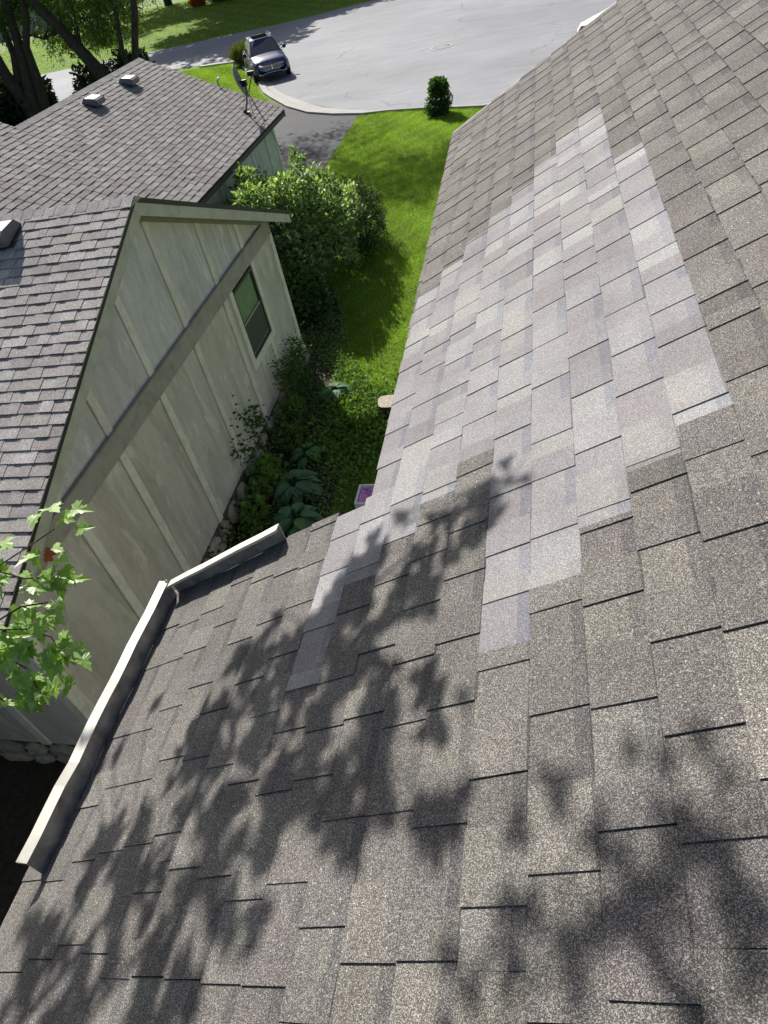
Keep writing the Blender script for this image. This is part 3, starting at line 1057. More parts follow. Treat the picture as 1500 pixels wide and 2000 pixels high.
mb.hexa([(EX, FY - .03, EZ - .19), (EX, FY - .004, EZ - .19), (RX, FY - .004, EZ + 1.71 - .19), (RX, FY - .03, EZ + 1.71 - .19), (EX, FY - .03, EZ - .015), (EX, FY - .004, EZ - .015), (RX, FY - .004, EZ + 1.71 - .015), (RX, FY - .03, EZ + 1.71 - .015)])
mb.build('front_rake_board', M['metal_brown'], nb)


# ------------------------------------------------------------------ roof vents, dish, lamp on the neighbour's roof
def roof_vent(loc, Ax, Ux, label, s=0.86):
    """box vent: sheet hood open on its low side, on a flashing plate"""
    A, U = Vector(Ax).normalized(), Vector(Ux).normalized(); Nn = A.cross(U)
    if Nn.z < 0: Nn = -Nn
    t = thing('roof_vent', loc, label, 'roof vent', 'box vents on the neighbour roofs')
    o = Vector(loc)
    def q(a, u, n): return o + A * a * s + U * u * s + Nn * n * s
    mb = MB(); mb.hexa([q(-.25, -.22, .008), q(.25, -.22, .008), q(.25, .26, .008), q(-.25, .26, .008), q(-.25, -.22, .016), q(.25, -.22, .016), q(.25, .26, .016), q(-.25, .26, .016)]); mb.build('flashing', M['flash'], t)
    prof = [(.20, .016), (.14, .14), (-.12, .215), (-.20, .20), (-.235, .15), (-.235, .07)]
    mb = MB(); n = len(prof)
    V = [q(-.22, u, h) for u, h in prof] + [q(.22, u, h) for u, h in prof]
    mb.poly(V, [(i, i + 1, n + i + 1, n + i) for i in range(n - 1)] + [tuple(range(n)), tuple(range(2 * n - 1, n - 1, -1))])
    mb.build('hood', M['vent'], t, bevel=.006)
    mb = MB(); mb.hexa([q(-.17, -.14, .016), q(.17, -.14, .016), q(.17, .1, .016), q(-.17, .1, .016), q(-.17, -.14, .09), q(.17, -.14, .09), q(.17, .1, .09), q(-.17, .1, .09)]); mb.build('throat', M['vent_dark'], t)


def fpt(x, y): return (x, y, EZ + (EX - x) * SLF)


roof_vent(fpt(-10.0, 16.35), (0, 1, 0), (-1, 0, SLF), 'grey box vent nearer the left end of the far roof')
roof_vent(fpt(-9.98, 18.22), (0, 1, 0), (-1, 0, SLF), 'grey box vent nearer the peak of the far roof')
roof_vent((-6.27, 7.22, PKZ - .36 * SLN), (-1, 0, 0), (0, 1, SLN), 'grey box vent just below the near ridge at the picture edge', 0.95)

db = Vector(fpt(-7.43, 18.91))
dish = thing('satellite_dish', tuple(db), 'grey satellite dish on a bent mast at the far roof eave', 'satellite dish')
mb = MB(); mb.box(db + Vector((-.10, -.07, .0)), db + Vector((.10, .07, .035))); mb.tube([db + Vector((-.05, 0, .03)), db + Vector((0, 0, .07))], .045); mb.build('foot', M['black'], dish)
m1 = db + Vector((.07, .06, .24)); m2 = db + Vector((.13, .12, .50))
mb = MB(); mb.tube([db + Vector((0, 0, .04)), m1, m2, m2 + Vector((0, 0, .16))], .024, 10); mb.build('mast', M['dish'], dish, smooth=True)
dc = m2 + Vector((-.13, .0, .22)); dax = Vector((.93, .26, .22)).normalized()
mb = MB()
prof = [(0.0, .055), (.11, .048), (.21, .030), (.30, .002), (.345, -.02)]
prof = [(r * 1.05, -z * 1.3) for r, z in prof]
mb.lathe([(0.001, prof[0][1])] + prof[1:] + [(prof[-1][0] + .008, prof[-1][1] + .004)] + [(r, z - .012) for r, z in reversed(prof[1:])] + [(.001, prof[0][1] - .012)], dc, dax, 28)
mb.build('reflector', M['dish'], dish, smooth=True)
mb = MB(); mb.tube([m2 + Vector((0, 0, .14)), dc - dax * .06], .03); mb.box(m2 + Vector((-.09, -.05, .08)), m2 + Vector((.05, .05, .22))); mb.build('bracket', M['black'], dish)
lnb = dc + dax * .34 + Vector((0, 0, .02))
mb = MB(); mb.tube([dc - Vector((0, 0, .36)), dc + dax * .18 - Vector((0, 0, .30)), lnb - Vector((0, 0, .05))], .014); mb.build('feed_arm', M['black'], dish)
mb = MB(); mb.box(lnb - Vector((.085, .05, .05)), lnb + Vector((.085, .05, .05))); mb.lathe([(.035, 0), (.035, .08)], lnb, -dax, 12); mb.build('receiver', M['black'], dish)
for dx, dy in ((.22, .02), (.44, .06)):
    mb = MB(); e_ = Vector(fpt(db.x + dx, db.y - .12 + dy)); mb.tube([m2 + Vector((0, 0, -.08)), e_], .008, 6); mb.tube([e_ - Vector((0, 0, .01)), e_ + Vector((0, 0, .03))], .025, 8); mb.build('brace', M['black'], dish)
mb = MB()
cb = [m2, m2 + Vector((.25, -.2, -.45)), Vector((EX + .05, db.y - .4, EZ + .01)), Vector((EX + .1, db.y - .35, EZ - .25)), Vector((EX + .05, db.y + .2, EZ - 1.0)), Vector((FW + .05, FY - .4, EZ - 2.0))]
mb.tube(cb, .007, 6); mb.build('cable', M['black'], dish)

fl_ = Vector((-8.49, FY + .02, EZ + (EX + 8.49) * SLF))
fo = thing('flood_light', tuple(fl_), 'small white flood light on the far roof front edge', 'light')
mb = MB(); mb.tube([fl_ - Vector((0, 0, .02)), fl_ + Vector((0, 0, .13))], .02); mb.build('stem', M['dish'], fo)
mb = MB(); mb.lathe([(.02, -.04), (.03, 0), (.045, .05), (.042, .052), (.0, .04)], fl_ + Vector((.02, 0, .15)), (.8, .3, .15), 14); mb.build('lamp_head', M['vanwhite'], fo, smooth=True)


# ------------------------------------------------------------------ foliage tools
def cards(C, D, size, aspect, cols, fold=0.25, droop=0.0, rng=RNG):
    """leaf-shaped folded diamonds at C (n,3) pointing along D (n,3)"""
    n = len(C)
    D = D / np.maximum(np.linalg.norm(D, axis=1, keepdims=True), 1e-6)
    r = rng.normal(size=(n, 3)); r[:, 2] += 1.7
    S = np.cross(D, r); S /= np.maximum(np.linalg.norm(S, axis=1, keepdims=True), 1e-6)
    Nn = np.cross(S, D)
    sz = (size * rng.uniform(0.65, 1.3, n))[:, None]
    base = C; tip = C + D * sz - np.array([0, 0, 1.0]) * droop * sz
    mid = C + D * sz * 0.45
    l = mid + S * sz * aspect * 0.5 + Nn * sz * fold * aspect
    q = mid - S * sz * aspect * 0.5 + Nn * sz * fold * aspect
    V = np.stack([base, l, tip, q], 1).reshape(-1, 3)
    i = np.arange(n)[:, None] * 4
    F = np.concatenate([i + np.array([0, 2, 1]), i + np.array([0, 3, 2])], 1).reshape(-1, 3)
    T = np.repeat(cols, 2, axis=0)
    return V, F, T


def rdir(n, up=0.3, rng=RNG):
    d = rng.normal(size=(n, 3)); d[:, 2] += up
    return d / np.linalg.norm(d, axis=1, keepdims=True)


def cols(n, base, v=0.25, h=0.12, rng=RNG):
    b = np.array(base)
    if b.ndim == 2: b = b[rng.integers(0, len(b), n)]
    c = b * rng.uniform(1 - v, 1 + v, (n, 1)) * rng.uniform(1 - h, 1 + h, (n, 3))
    return c


def leaf_obj(name, parts, mat, parent=None, kind=None):
    V, F, T = [], [], []; b = 0
    for v, f, t in parts:
        V.append(v); F.append(f + b); T.append(t); b += len(v)
    V = np.concatenate(V); F = np.concatenate(F); T = np.concatenate(T)
    V = V - np.array(origin_of(parent))
    me = mesh_np(name, V, F, T)
    o = link(name, me, parent, mat)
    if kind: o['kind'] = kind
    return o


def blob_points(n, c, r, rng=RNG, shell=0.55, lump=0.25):
    """points in the outer part of a lumpy ellipsoid"""
    d = rng.normal(size=(n, 3)); d /= np.linalg.norm(d, axis=1, keepdims=True)
    ph = rng.uniform(0, 6.28, 6)
    k = 1 + lump * (np.sin(d[:, 0] * 5 + ph[0]) * np.sin(d[:, 1] * 5 + ph[1]) + np.sin(d[:, 2] * 6 + ph[2]) * np.sin(d[:, 0] * 7 + ph[3])) * 0.7
    rad = (shell + (1 - shell) * rng.uniform(0, 1, n) ** 0.7) * k
    return np.array(c) + d * rad[:, None] * np.array(r), d


def shrub(name, loc, blobs, n, size, aspect, base, label, cat='shrub', mat='leaf', up=0.4, stems=5, fold=.25, group=None, v=.25, seed=1, shell=.55):
    rng = np.random.default_rng(seed)
    t = thing(name, loc, label, cat, group)
    parts = []
    vol = [b[1][0] * b[1][1] + b[1][1] * b[1][2] for b in blobs]
    for b, w in zip(blobs, vol):
        m = int(n * w / sum(vol))
        C, d = blob_points(m, b[0], b[1], rng, shell)
        keep = C[:, 2] > 0.03
        C, d = C[keep], d[keep]
        D = d * 0.7 + rdir(len(C), up, rng) * 0.8
        parts.append(cards(C, D, size, aspect, cols(len(C), base, v, .1, rng), fold, rng=rng))
    leaf_obj('foliage', parts, M[mat], t)
    mb = MB()
    for k in range(stems):
        b = blobs[k % len(blobs)]
        a = Vector((loc[0] + rng.uniform(-.15, .15), loc[1] + rng.uniform(-.15, .15), loc[2] - .02))
        e_ = Vector(b[0]) + Vector((rng.uniform(-.3, .3) * b[1][0], rng.uniform(-.3, .3) * b[1][1], b[1][2] * .5))
        m = a.lerp(e_, .5) + Vector((rng.uniform(-.1, .1), rng.uniform(-.1, .1), .1))
        mb.tube([a, m, e_], [.035, .022, .008], 6)
    mb.build('stem', M['bark'], t)
    return t


# ------------------------------------------------------------------ grass
def grass(name, n, sampler, hgt, wid, label, seed):
    rng = np.random.default_rng(seed)
    P_ = sampler(n, rng); n = len(P_)
    ang = rng.uniform(0, 2 * np.pi, n)
    w = wid * rng.uniform(.6, 1.3, n)
    lean = rng.normal(size=(n, 2)) * hgt * .45
    h_ = hgt * rng.uniform(.55, 1.25, n)
    s = np.stack([np.cos(ang) * w / 2, np.sin(ang) * w / 2, np.zeros(n)], 1)
    b = np.concatenate([P_, np.full((n, 1), .004)], 1)
    tip = b + np.concatenate([lean, h_[:, None]], 1)
    V = np.stack([b - s, b + s, tip], 1).reshape(-1, 3)
    F = np.arange(n * 3).reshape(-1, 3)
    f1 = (np.sin(P_[:, 0] * 1.3 + 1.0) * np.sin(P_[:, 1] * .9 + .4) + np.sin(P_[:, 0] * 3.1 + P_[:, 1] * 2.3) + .8 * np.sin(P_[:, 0] * 7.3 - P_[:, 1] * 5.1)) * .13
    T = cols(n, [(.215, .35, .036), (.185, .32, .032), (.26, .385, .045), (.30, .39, .07)], .2, .08, rng) * (1 + f1)[:, None]
    o = link(name, mesh_np(name, V, F, T), None, M['grass'])
    tag(o, label, 'grass', kind='stuff')
    return o


def in_poly(P_, poly):
    x, y = P_[:, 0], P_[:, 1]; c = np.zeros(len(P_), bool); j = len(poly) - 1
    for i in range(len(poly)):
        xi, yi = poly[i]; xj, yj = poly[j]
        k = ((yi > y) != (yj > y)) & (x < (xj - xi) * (y - yi) / (yj - yi + 1e-9) + xi)
        c ^= k; j = i
    return c


STRIP = [(-0.35, 3.0), (-0.35, 29.6), (-2.3, 29.55), (-4.6, 30.5), (-7.0, 31.0), (-7.4, 30.9), (-7.4, 21), (-6.6, 19), (-4.4, 13.5), (-4.2, 12), (-3.8, 10.0), (-3.2, 8.5), (-3.2, 6), (-3.9, 4), (-3, 3)]
BED = [(-4.9, 3.0), (-3.9, 4.0), (-3.1, 6.0), (-3.15, 8.5), (-3.75, 10.0), (-4.2, 12.0), (-4.4, 13.5), (-7.0, 20.3), (-7.2, 11.9), (-4.85, 11.9)]


def strip_sampler(n, rng):
    y = 4 + (31 - 4) * rng.uniform(0, 1, n * 2) ** 1.35
    P_ = np.stack([rng.uniform(-7.4, -.3, n * 2), y], 1)
    return P_[in_poly(P_, STRIP)][:n]


def front_sampler(n, rng):
    P_ = np.stack([rng.uniform(-24, -12.6, n * 2), rng.uniform(33, 49.4, n * 2)], 1)
    return P_[in_poly(P_, [(-22.5, 49.5), (-19, 48.8), (-16.5, 43.8), (-15.3, 41.4), (-14, 38.3), (-13.2, 36.9), (-13.2, 33), (-24, 33), (-24, 49)])][:n]


grass('grass', 260000, strip_sampler, .062, .011, 'short green grass of the strip between the two houses', 3)
grass('grass', 90000, front_sampler, .07, .022, 'bright sunlit grass of the front lawn beside the blue car', 4)


def far_sampler(n, rng):
    P_ = np.stack([rng.uniform(-60, -8, n * 2), rng.uniform(59, 100, n * 2)], 1)
    return P_[in_poly(P_, [(-60, 60.1), (-42.5, 60.9), (-31.5, 61.3), (-24, 62.3), (-19.3, 63), (-13.2, 65.5), (-8, 68), (-8, 100), (-60, 100)])][:n]


grass('grass', 90000, far_sampler, .08, .05, 'mown grass of the broad lawn across the street', 5)

# ------------------------------------------------------------------ ground cover, hostas, ivy in the planting bed
def cover():
    rng = np.random.default_rng(21)
    n = 60000
    P_ = np.stack([rng.uniform(-7.2, -2.6, n), rng.uniform(3.0, 19, n)], 1)
    k = in_poly(P_, [(-4.85, 3.0), (-3.7, 4.0), (-2.9, 6.0), (-2.8, 8.5), (-2.9, 10.0), (-3.9, 12.0), (-4.3, 13.5), (-6.6, 19), (-7.1, 12), (-4.85, 11.9)])
    P_ = P_[k]
    f = np.sin(P_[:, 0] * 2.7 + 1) * np.sin(P_[:, 1] * 2.1) + np.sin(P_[:, 0] * 6 + P_[:, 1] * 5)
    P_ = P_[f + rng.normal(size=len(f)) * .8 > -.9]
    n = len(P_)
    C = np.concatenate([P_, rng.uniform(.015, .13, (n, 1))], 1)
    v = cards(C, rdir(n, .5, rng), .058, .7, cols(n, [(.14, .24, .065), (.19, .30, .085), (.10, .19, .045)], .25, .1, rng), rng=rng)
    o = leaf_obj('ground_cover', [v], M['leaf_dull'], kind='stuff')
    tag(o, 'low leafy ground cover over the planting bed', 'ground cover')
    # loose lit weeds at the bed's edge
    n = 3500
    C = np.stack([rng.normal(-3.15, .38, n), rng.normal(9.55, .55, n), rng.uniform(.02, .22, n)], 1)
    o = leaf_obj('weeds', [cards(C, rdir(n, .6, rng), .085, .6, cols(n, [(.13, .22, .04), (.16, .25, .05), (.10, .19, .03)], .2, .1, rng), rng=rng)], M['leaf_dull'], kind='stuff')
    tag(o, 'sunlit pale weeds beside the log stump', 'weeds')


cover()


def hosta(loc, r, nl, label, seed, base=(.085, .18, .085)):
    rng = np.random.default_rng(seed)
    t = thing('hosta', loc, label, 'hosta', 'hostas in the planting bed')
    st = MB(); st.tint = tuple(base)
    for i in range(nl):
        a = rng.uniform(0, 6.28); el = rng.uniform(.15, 1.1)
        d = Vector((math.cos(a) * math.cos(el), math.sin(a) * math.cos(el), math.sin(el)))
        c = Vector(loc) + Vector((d.x * r * .42, d.y * r * .42, .06 + d.z * r * .62))
        out = Vector((math.cos(a), math.sin(a), .25 - .2 * rng.uniform())).normalized()
        s = out.cross(Vector((0, 0, 1))).normalized(); u = s.cross(out)
        ln = r * rng.uniform(.55, .8); wd = ln * .62
        rows = []
        for k, (p, w) in enumerate(((0, .15), (.22, .85), (.5, 1.0), (.78, .62), (1.0, .04))):
            q = c + out * (p * ln) - Vector((0, 0, 1)) * (p * p * ln * .45)
            rows.append([q - s * w * wd / 2 + u * w * .09 * ln, q, q + s * w * wd / 2 + u * w * .09 * ln])
        V = [v for row in rows for v in row]
        F = [(k * 3 + j, k * 3 + j + 1, k * 3 + j + 4, k * 3 + j + 3) for k in range(4) for j in range(2)]
        lc = tuple(float(x * rng.uniform(.8, 1.25)) for x in base)
        m2_ = MB(); m2_.poly(V, F, lc); m2_.build('leaf', M['hosta'], t, smooth=True)
        st.tube([Vector(loc), c], [.01, .006], 5)
    st.build('stem', M['hosta'], t)


hosta((-3.95, 7.75, .01), .40, 46, 'large blue-green hosta in the middle of the planting bed', 31)
hosta((-3.75, 6.95, .01), .40, 40, 'blue-green hosta behind the splash guard end', 32, (.09, .19, .095))
hosta((-3.90, 10.40, .01), .33, 34, 'hosta below the window near the house corner', 33, (.08, .18, .08))
hosta((-4.0, 8.6, .01), .30, 30, 'smaller hosta between the large one and the wall plants', 34, (.08, .17, .06))
hosta((-4.0, 6.3, .01), .32, 30, 'hosta nearest the roof gutter, low and dark', 35, (.08, .17, .07))


def wall_plant(loc, pts, n, size, label, seed, base, name='ivy', aspect=.8, spread=.12):
    rng = np.random.default_rng(seed)
    t = thing(name, loc, label, 'ivy' if name == 'ivy' else 'shrub')
    mb = MB(); parts = []
    for path in pts:
        mb.tube(path, [.010] * (len(path) - 1) + [.004], 5)
        pa = np.array(path)
        m = max(6, int(n / len(pts)))
        s = rng.uniform(0, len(path) - 1.001, m); i = s.astype(int); f = (s - i)[:, None]
        C = pa[i] * (1 - f) + pa[i + 1] * f + rng.normal(size=(m, 3)) * np.array([spread * .5, spread, spread])
        C[:, 0] = np.maximum(C[:, 0], NBX + .03)
        C[:, 2] = np.maximum(C[:, 2], .02)
        D = rdir(m, .2, rng); D[:, 0] = np.abs(D[:, 0]) + .4
        parts.append(cards(C, D, size, aspect, cols(m, base, .25, .1, rng), rng=rng))
    leaf_obj('foliage', parts, M['leaf'], t)
    mb.build('stem', M['twig'], t)


wx = NBX + .045
wall_plant((wx, 8.9, 0), [[(wx, 8.9 + d, 0), (wx, 8.7 + d * 1.4, .5), (wx, 8.45 + d * 1.8, 1.0 - abs(d)), (wx, 8.3 + d * 2, 1.35 - abs(d) * 2)] for d in (-.25, 0, .2)], 240, .075, 'dark green ivy climbing the stucco wall at its middle', 41, (.065, .13, .03))
wall_plant((wx, 6.4, 0), [[(wx + .05, 6.4 + d, 0), (wx + .05, 6.3 + d, .25), (wx + .05, 6.1 + d * 1.2, .45)] for d in (-.7, -.2, .3, .9)], 160, .07, 'thin ivy creeping over the foundation stones', 42, (.045, .10, .025), spread=.09)
wall_plant((-4.6, 10.9, 0), [[(-4.62, 10.8 + d, 0), (-4.60, 10.8 + d * 1.2, .5), (-4.66, 10.85 + d * 1.4, .70 + rnd(-.1, .15)), (-4.70, 10.9 + d * 1.5, .85 + rnd(-.15, .2))] for d in (-.6, -.4, -.2, 0, .2)], 1700, .065, 'upright leafy shrub against the wall below the window', 43, [(.075, .14, .03), (.10, .17, .04)], 'wall_shrub', .55, .13)
shrub('low_shrub', (-4.45, 9.4, 0), [((-4.5, 9.6, .28), (.25, .5, .28)), ((-4.4, 9.0, .2), (.25, .35, .2))], 1300, .075, .5, [(.11, .20, .045), (.16, .25, .06), (.08, .15, .03)], 'low yellow-green shrub at the foot of the stucco wall', seed=44)
shrub('maple_seedling', (-4.35, 7.7, 0), [((-4.5, 7.9, .25), (.2, .5, .26)), ((-4.45, 7.1, .2), (.18, .3, .2))], 420, .12, .9, [(.12, .22, .05), (.17, .28, .07)], 'bright green seedlings crowding the foundation stones', 'plant', seed=45)

shrub('sky_block_hedge', (-6.6, .5, 0), [((-6.6, .4, 1.6), (2.4, .9, 1.7)), ((-9.2, .6, 1.6), (1.2, .9, 1.6))], 9000, .16, .5, [(.02, .045, .014), (.03, .06, .02)], 'unseen evergreen mass added left of the roof to darken the yard', 'sky_block_hedge', mat='leaf_needle', seed=46)  # out-of-view planting added to block skylight from the south wall and yard
# shrubs at the corner between the two wings
VB = [(.26, .35, .16), (.17, .26, .10), (.37, .46, .25), (.10, .17, .065)]
shrub('viburnum', (-5.7, 15.2, 0), [((-5.9, 15.2, 1.46), (1, 1, 0.989)), ((-5.05, 15.6, 1.25), (0.75, 1, 0.903)), ((-4.95, 16.6, 1.16), (0.65, 0.8, 0.903)), ((-5.3, 16.4, 1.89), (0.5, 0.6, 0.43)), ((-6.5, 14.9, 1.89), (0.65, 0.7, 0.602)), ((-6.6, 16.2, 1.72), (0.7, 0.9, 0.645)), ((-5.5, 14.5, 1.12), (0.7, 0.7, 0.774)), ((-5.5, 15.2, 2.28), (0.5, 0.5, 0.387)), ((-6.2, 14.6, 2.36), (0.35, 0.4, 0.387)), ((-5.4, 15.9, 2.58), (0.16, 0.2, 0.387)), ((-6.6, 15.6, 2.49), (0.25, 0.3, 0.344))],
      17000, .125, .55, VB, 'large loose light green shrub at the corner between the two house wings', seed=51, shell=.5)
shrub('laurel', (-5.3, 13.6, 0), [((-5.35, 13.5, .75), (.38, .5, .65)), ((-5.0, 13.8, .5), (.35, .45, .5))],
      3200, .12, .55, [(.09, .17, .06), (.13, .22, .08), (.06, .12, .04)], 'darker glossy shrub hugging the near house corner', seed=52, shell=.45)
shrub('yew', (-4.65, 17.4, 0), [((-4.7, 17.5, .75), (.75, 1.15, .78)), ((-4.35, 17.0, .6), (.5, .8, .6)), ((-5.0, 18.2, .8), (.6, .8, .7))],
      15000, .07, .28, [(.026, .062, .014), (.04, .085, .02), (.06, .105, .02)], 'dark rounded evergreen shrub at the edge of the lawn strip', seed=53, mat='leaf_needle')
shrub('ivy_column', (-3.78, 29.3, 0), [((-3.78, 29.3, .52), (.43, .43, .54)), ((-3.78, 29.3, .88), (.35, .35, .34)), ((-3.88, 29.15, .22), (.46, .42, .26)), ((-3.78, 29.3, .95), (.37, .37, .26))],
      5200, .085, .8, [(.035, .085, .022), (.05, .11, .03), (.075, .15, .045)], 'column of dark ivy standing at the street edge of the lawn', 'ivy', seed=54)
shrub('ornamental_grass', (-17.6, 47.6, 0.02), [((-17.7, 47.7, .45), (.9, .9, .5))], 3500, .42, .08, [(.15, .16, .06), (.10, .13, .04), (.20, .19, .09)], 'clump of tawny grasses beside the blue car', 'grass clump', up=1.4, seed=55, mat='leaf_dull')
shrub('juniper', (-28.5, 33.8, 0), [((-29.4, 33.0, 1.6), (2.2, 2.2, 1.5)), ((-26.6, 34.2, 1.7), (2.0, 2.0, 1.5)), ((-24.8, 35.0, 1.8), (1.2, 1.4, 1.2)), ((-31, 35, 2), (1.8, 1.8, 1.5))],
      26000, .32, .5, [(.014, .030, .014), (.022, .042, .02), (.03, .052, .025)], 'dark spreading juniper beyond the far roof at the picture edge', seed=56, mat='leaf_needle')
shrub('round_evergreen', (-20.5, 34.6, 0), [((-20.6, 34.8, 1.4), (1.35, 1.3, 1.5)), ((-18.8, 35.4, 1.9), (1.0, 1.0, 1.2))],
      14000, .2, .5, [(.018, .04, .012), (.03, .06, .018), (.045, .08, .02)], 'dark rounded evergreen behind the far roof ridge', seed=57, mat='leaf_needle')
shrub('orange_shrub', (-37.4, 90.0, 0), [((-37.4, 90.0, .45), (.95, .9, .5))], 2200, .2, .6, [(.55, .16, .02), (.50, .24, .03), (.40, .08, .02)], 'low orange flowering shrub on the far lawn', seed=58)
shrub('variegated_shrub', (-34.6, 90.2, 0), [((-34.8, 90.2, .8), (1.5, 1.2, .9)), ((-33.2, 91, .8), (1.1, 1.1, .8))], 4500, .2, .6, [(.12, .18, .09), (.20, .25, .15), (.07, .12, .05)], 'pale variegated shrub next to the orange one', seed=59)


# ------------------------------------------------------------------ trees
def tree(name, label, trunks, cloud, leafargs, seed, mat='leaf_dull', group=None, cat='tree', limbs=True):
    rng = np.random.default_rng(seed)
    b = trunks[0][0][0]
    t = thing(name, (b[0], b[1], 0), label, cat, group)
    for path, rad in trunks:
        mb = MB(); mb.tube(path, rad, 10); mb.build('trunk', M['bark'], t, smooth=True)
    ends = [Vector(p) for path, r in trunks for p in path[len(path) // 2:]]
    size, aspect, base, per, droop = leafargs
    parts = []; lb = MB()
    for c, r, m in cloud:
        cv = Vector(c)
        e_ = min(ends, key=lambda q: (q - cv).length)
        mid = e_.lerp(cv, .5) + Vector((0, 0, .3))
        lb.tube([e_, mid, cv], [.06, .035, .012], 6)
        # sprays: points strewn along arching twigs
        nt = max(3, int(m / per))
        a, d = blob_points(nt, c, r, rng, .25)
        for i in range(nt):
            k = per
            dirn = d[i] * .8 + rng.normal(size=3) * .4; dirn /= np.linalg.norm(dirn)
            ln = .35 * np.mean(r) * rng.uniform(.6, 1.4)
            s = rng.uniform(-.6, 1, k)[:, None]
            C = a[i] + dirn * s * ln - np.array([0, 0, 1]) * (s * s) * droop * ln + rng.normal(size=(k, 3)) * .07 * np.mean(r)
            D = dirn * .5 + rdir(k, -.1, rng)
            parts.append(cards(C, D, size, aspect, cols(k, base, .3, .12, rng), .2, .2, rng))
    leaf_obj('crown', parts, M[mat], t)
    if limbs: lb.build('limb', M['bark'], t)
    return t


LOC = [(.13, .22, .045), (.17, .27, .06), (.09, .17, .035), (.21, .30, .08)]
# leaning locust beyond the far roof: leaf clouds high up, some hanging into view
tree('locust_tree', 'leaning dark trunk with feathery foliage left of the far roof peak',
     [([(-18.6, 34, 0), (-19.6, 34, 2.4), (-20.6, 34.0, 4.2), (-21.8, 34.0, 6.0), (-24.0, 34.3, 8.5), (-25, 34.5, 11)], [.36, .33, .25, .22, .16, .06]),
      ([(-20.3, 34, 3.7), (-20.0, 34.1, 4.8), (-19.9, 34.2, 7.2), (-19.4, 34.6, 10)], [.10, .075, .06, .03]),
      ([(-20.9, 34, 4.6), (-22.0, 34.2, 4.35), (-23.0, 34.4, 4.7)], [.06, .05, .03])],
     [((-19.0, 35.0, 4.6), (1.4, 1.4, .9), 3600), ((-20.4, 35.3, 5.5), (1.5, 1.5, .9), 4200), ((-18.2, 35.5, 5.6), (1.4, 1.4, .9), 3800), ((-21.6, 35.0, 4.3), (1.2, 1.2, .8), 2000), ((-22.3, 35.6, 6.3), (1.6, 1.6, .9), 3500), ((-20.0, 35.6, 4.0), (1.0, 1.0, .6), 1400),
      ((-17.0, 37.5, 9.6), (2.4, 2.2, 1.2), 2400), ((-14.6, 38.6, 9.6), (2.2, 2.0, 1.1), 2000), ((-21, 36, 10), (3, 3, 1.6), 2600)],
     (.17, .32, LOC, 14, .5), 61, group='trees in the front yard')
tree('twin_trunk_tree', 'tree with two slim dark trunks behind the far roof peak',
     [([(-18.15, 34, 0), (-18.25, 34, 2.6), (-18.35, 34, 3.3), (-17.9, 34, 5.0), (-17.6, 34.2, 8)], [.2, .17, .12, .11, .05]),
      ([(-18.0, 34.02, 2.4), (-17.75, 34, 3.2), (-17.05, 34, 4.7), (-16.6, 34.2, 7.5), (-16.2, 34.6, 10)], [.17, .16, .15, .11, .05])],
     [((-18.0, 34.8, 5.4), (1.4, 1.3, .7), 1700), ((-17.2, 34.8, 6.5), (1.5, 1.3, .9), 1500), ((-19.6, 34.5, 6.0), (1.3, 1.2, .7), 1300), ((-13.4, 36.4, 10.6), (2.0, 1.8, 1.2), 3000), ((-11.2, 36.8, 11.2), (1.9, 1.8, 1.0), 3600), ((-11.4, 33.6, 10.2), (1.6, 1.4, .9), 3000), ((-9.6, 37.2, 11.0), (1.3, 1.3, .8), 2200)],
     (.15, .32, LOC, 14, .5), 62, group='trees in the front yard')
tree('multi_trunk_tree', 'tree splitting into several dark trunks at the left picture edge',
     [([(-24.0, 34, 0), (-24.1, 34, 1.6), (-24.3, 34, 2.5), (-24.6, 34, 3.4), (-24.9, 34.2, 5.0), (-25.6, 34.4, 8)], [.46, .42, .34, .27, .22, .12]),
      ([(-23.8, 34.0, 1.2), (-23.75, 34, 2.4), (-23.4, 34.1, 3.8), (-23.1, 34.2, 5.6), (-22.8, 34.4, 9)], [.32, .30, .23, .19, .1]),
      ([(-23.5, 33.98, 1.3), (-23.1, 34, 2.6), (-22.9, 34, 4.2), (-22.2, 34, 5.3), (-21.9, 34.1, 8)], [.25, .22, .17, .15, .08]),
      ([(-24.3, 34.1, 2.6), (-23.9, 34.3, 4.0), (-23.8, 34.4, 6.5)], [.2, .16, .1])],
     [((-24.3, 34.8, 5.6), (1.6, 1.4, .8), 3900), ((-25.6, 34.2, 4.4), (.9, 1.0, .8), 1600), ((-23.0, 35.2, 5.9), (1.4, 1.4, .7), 3300), ((-25.5, 34.5, 6.4), (1.4, 1.4, 1.0), 1400), ((-23, 35, 9.5), (3.2, 3, 1.8), 2600)],
     (.16, .32, [(.05, .10, .02), (.075, .14, .028), (.10, .17, .04)], 14, .5), 63, group='trees in the front yard')
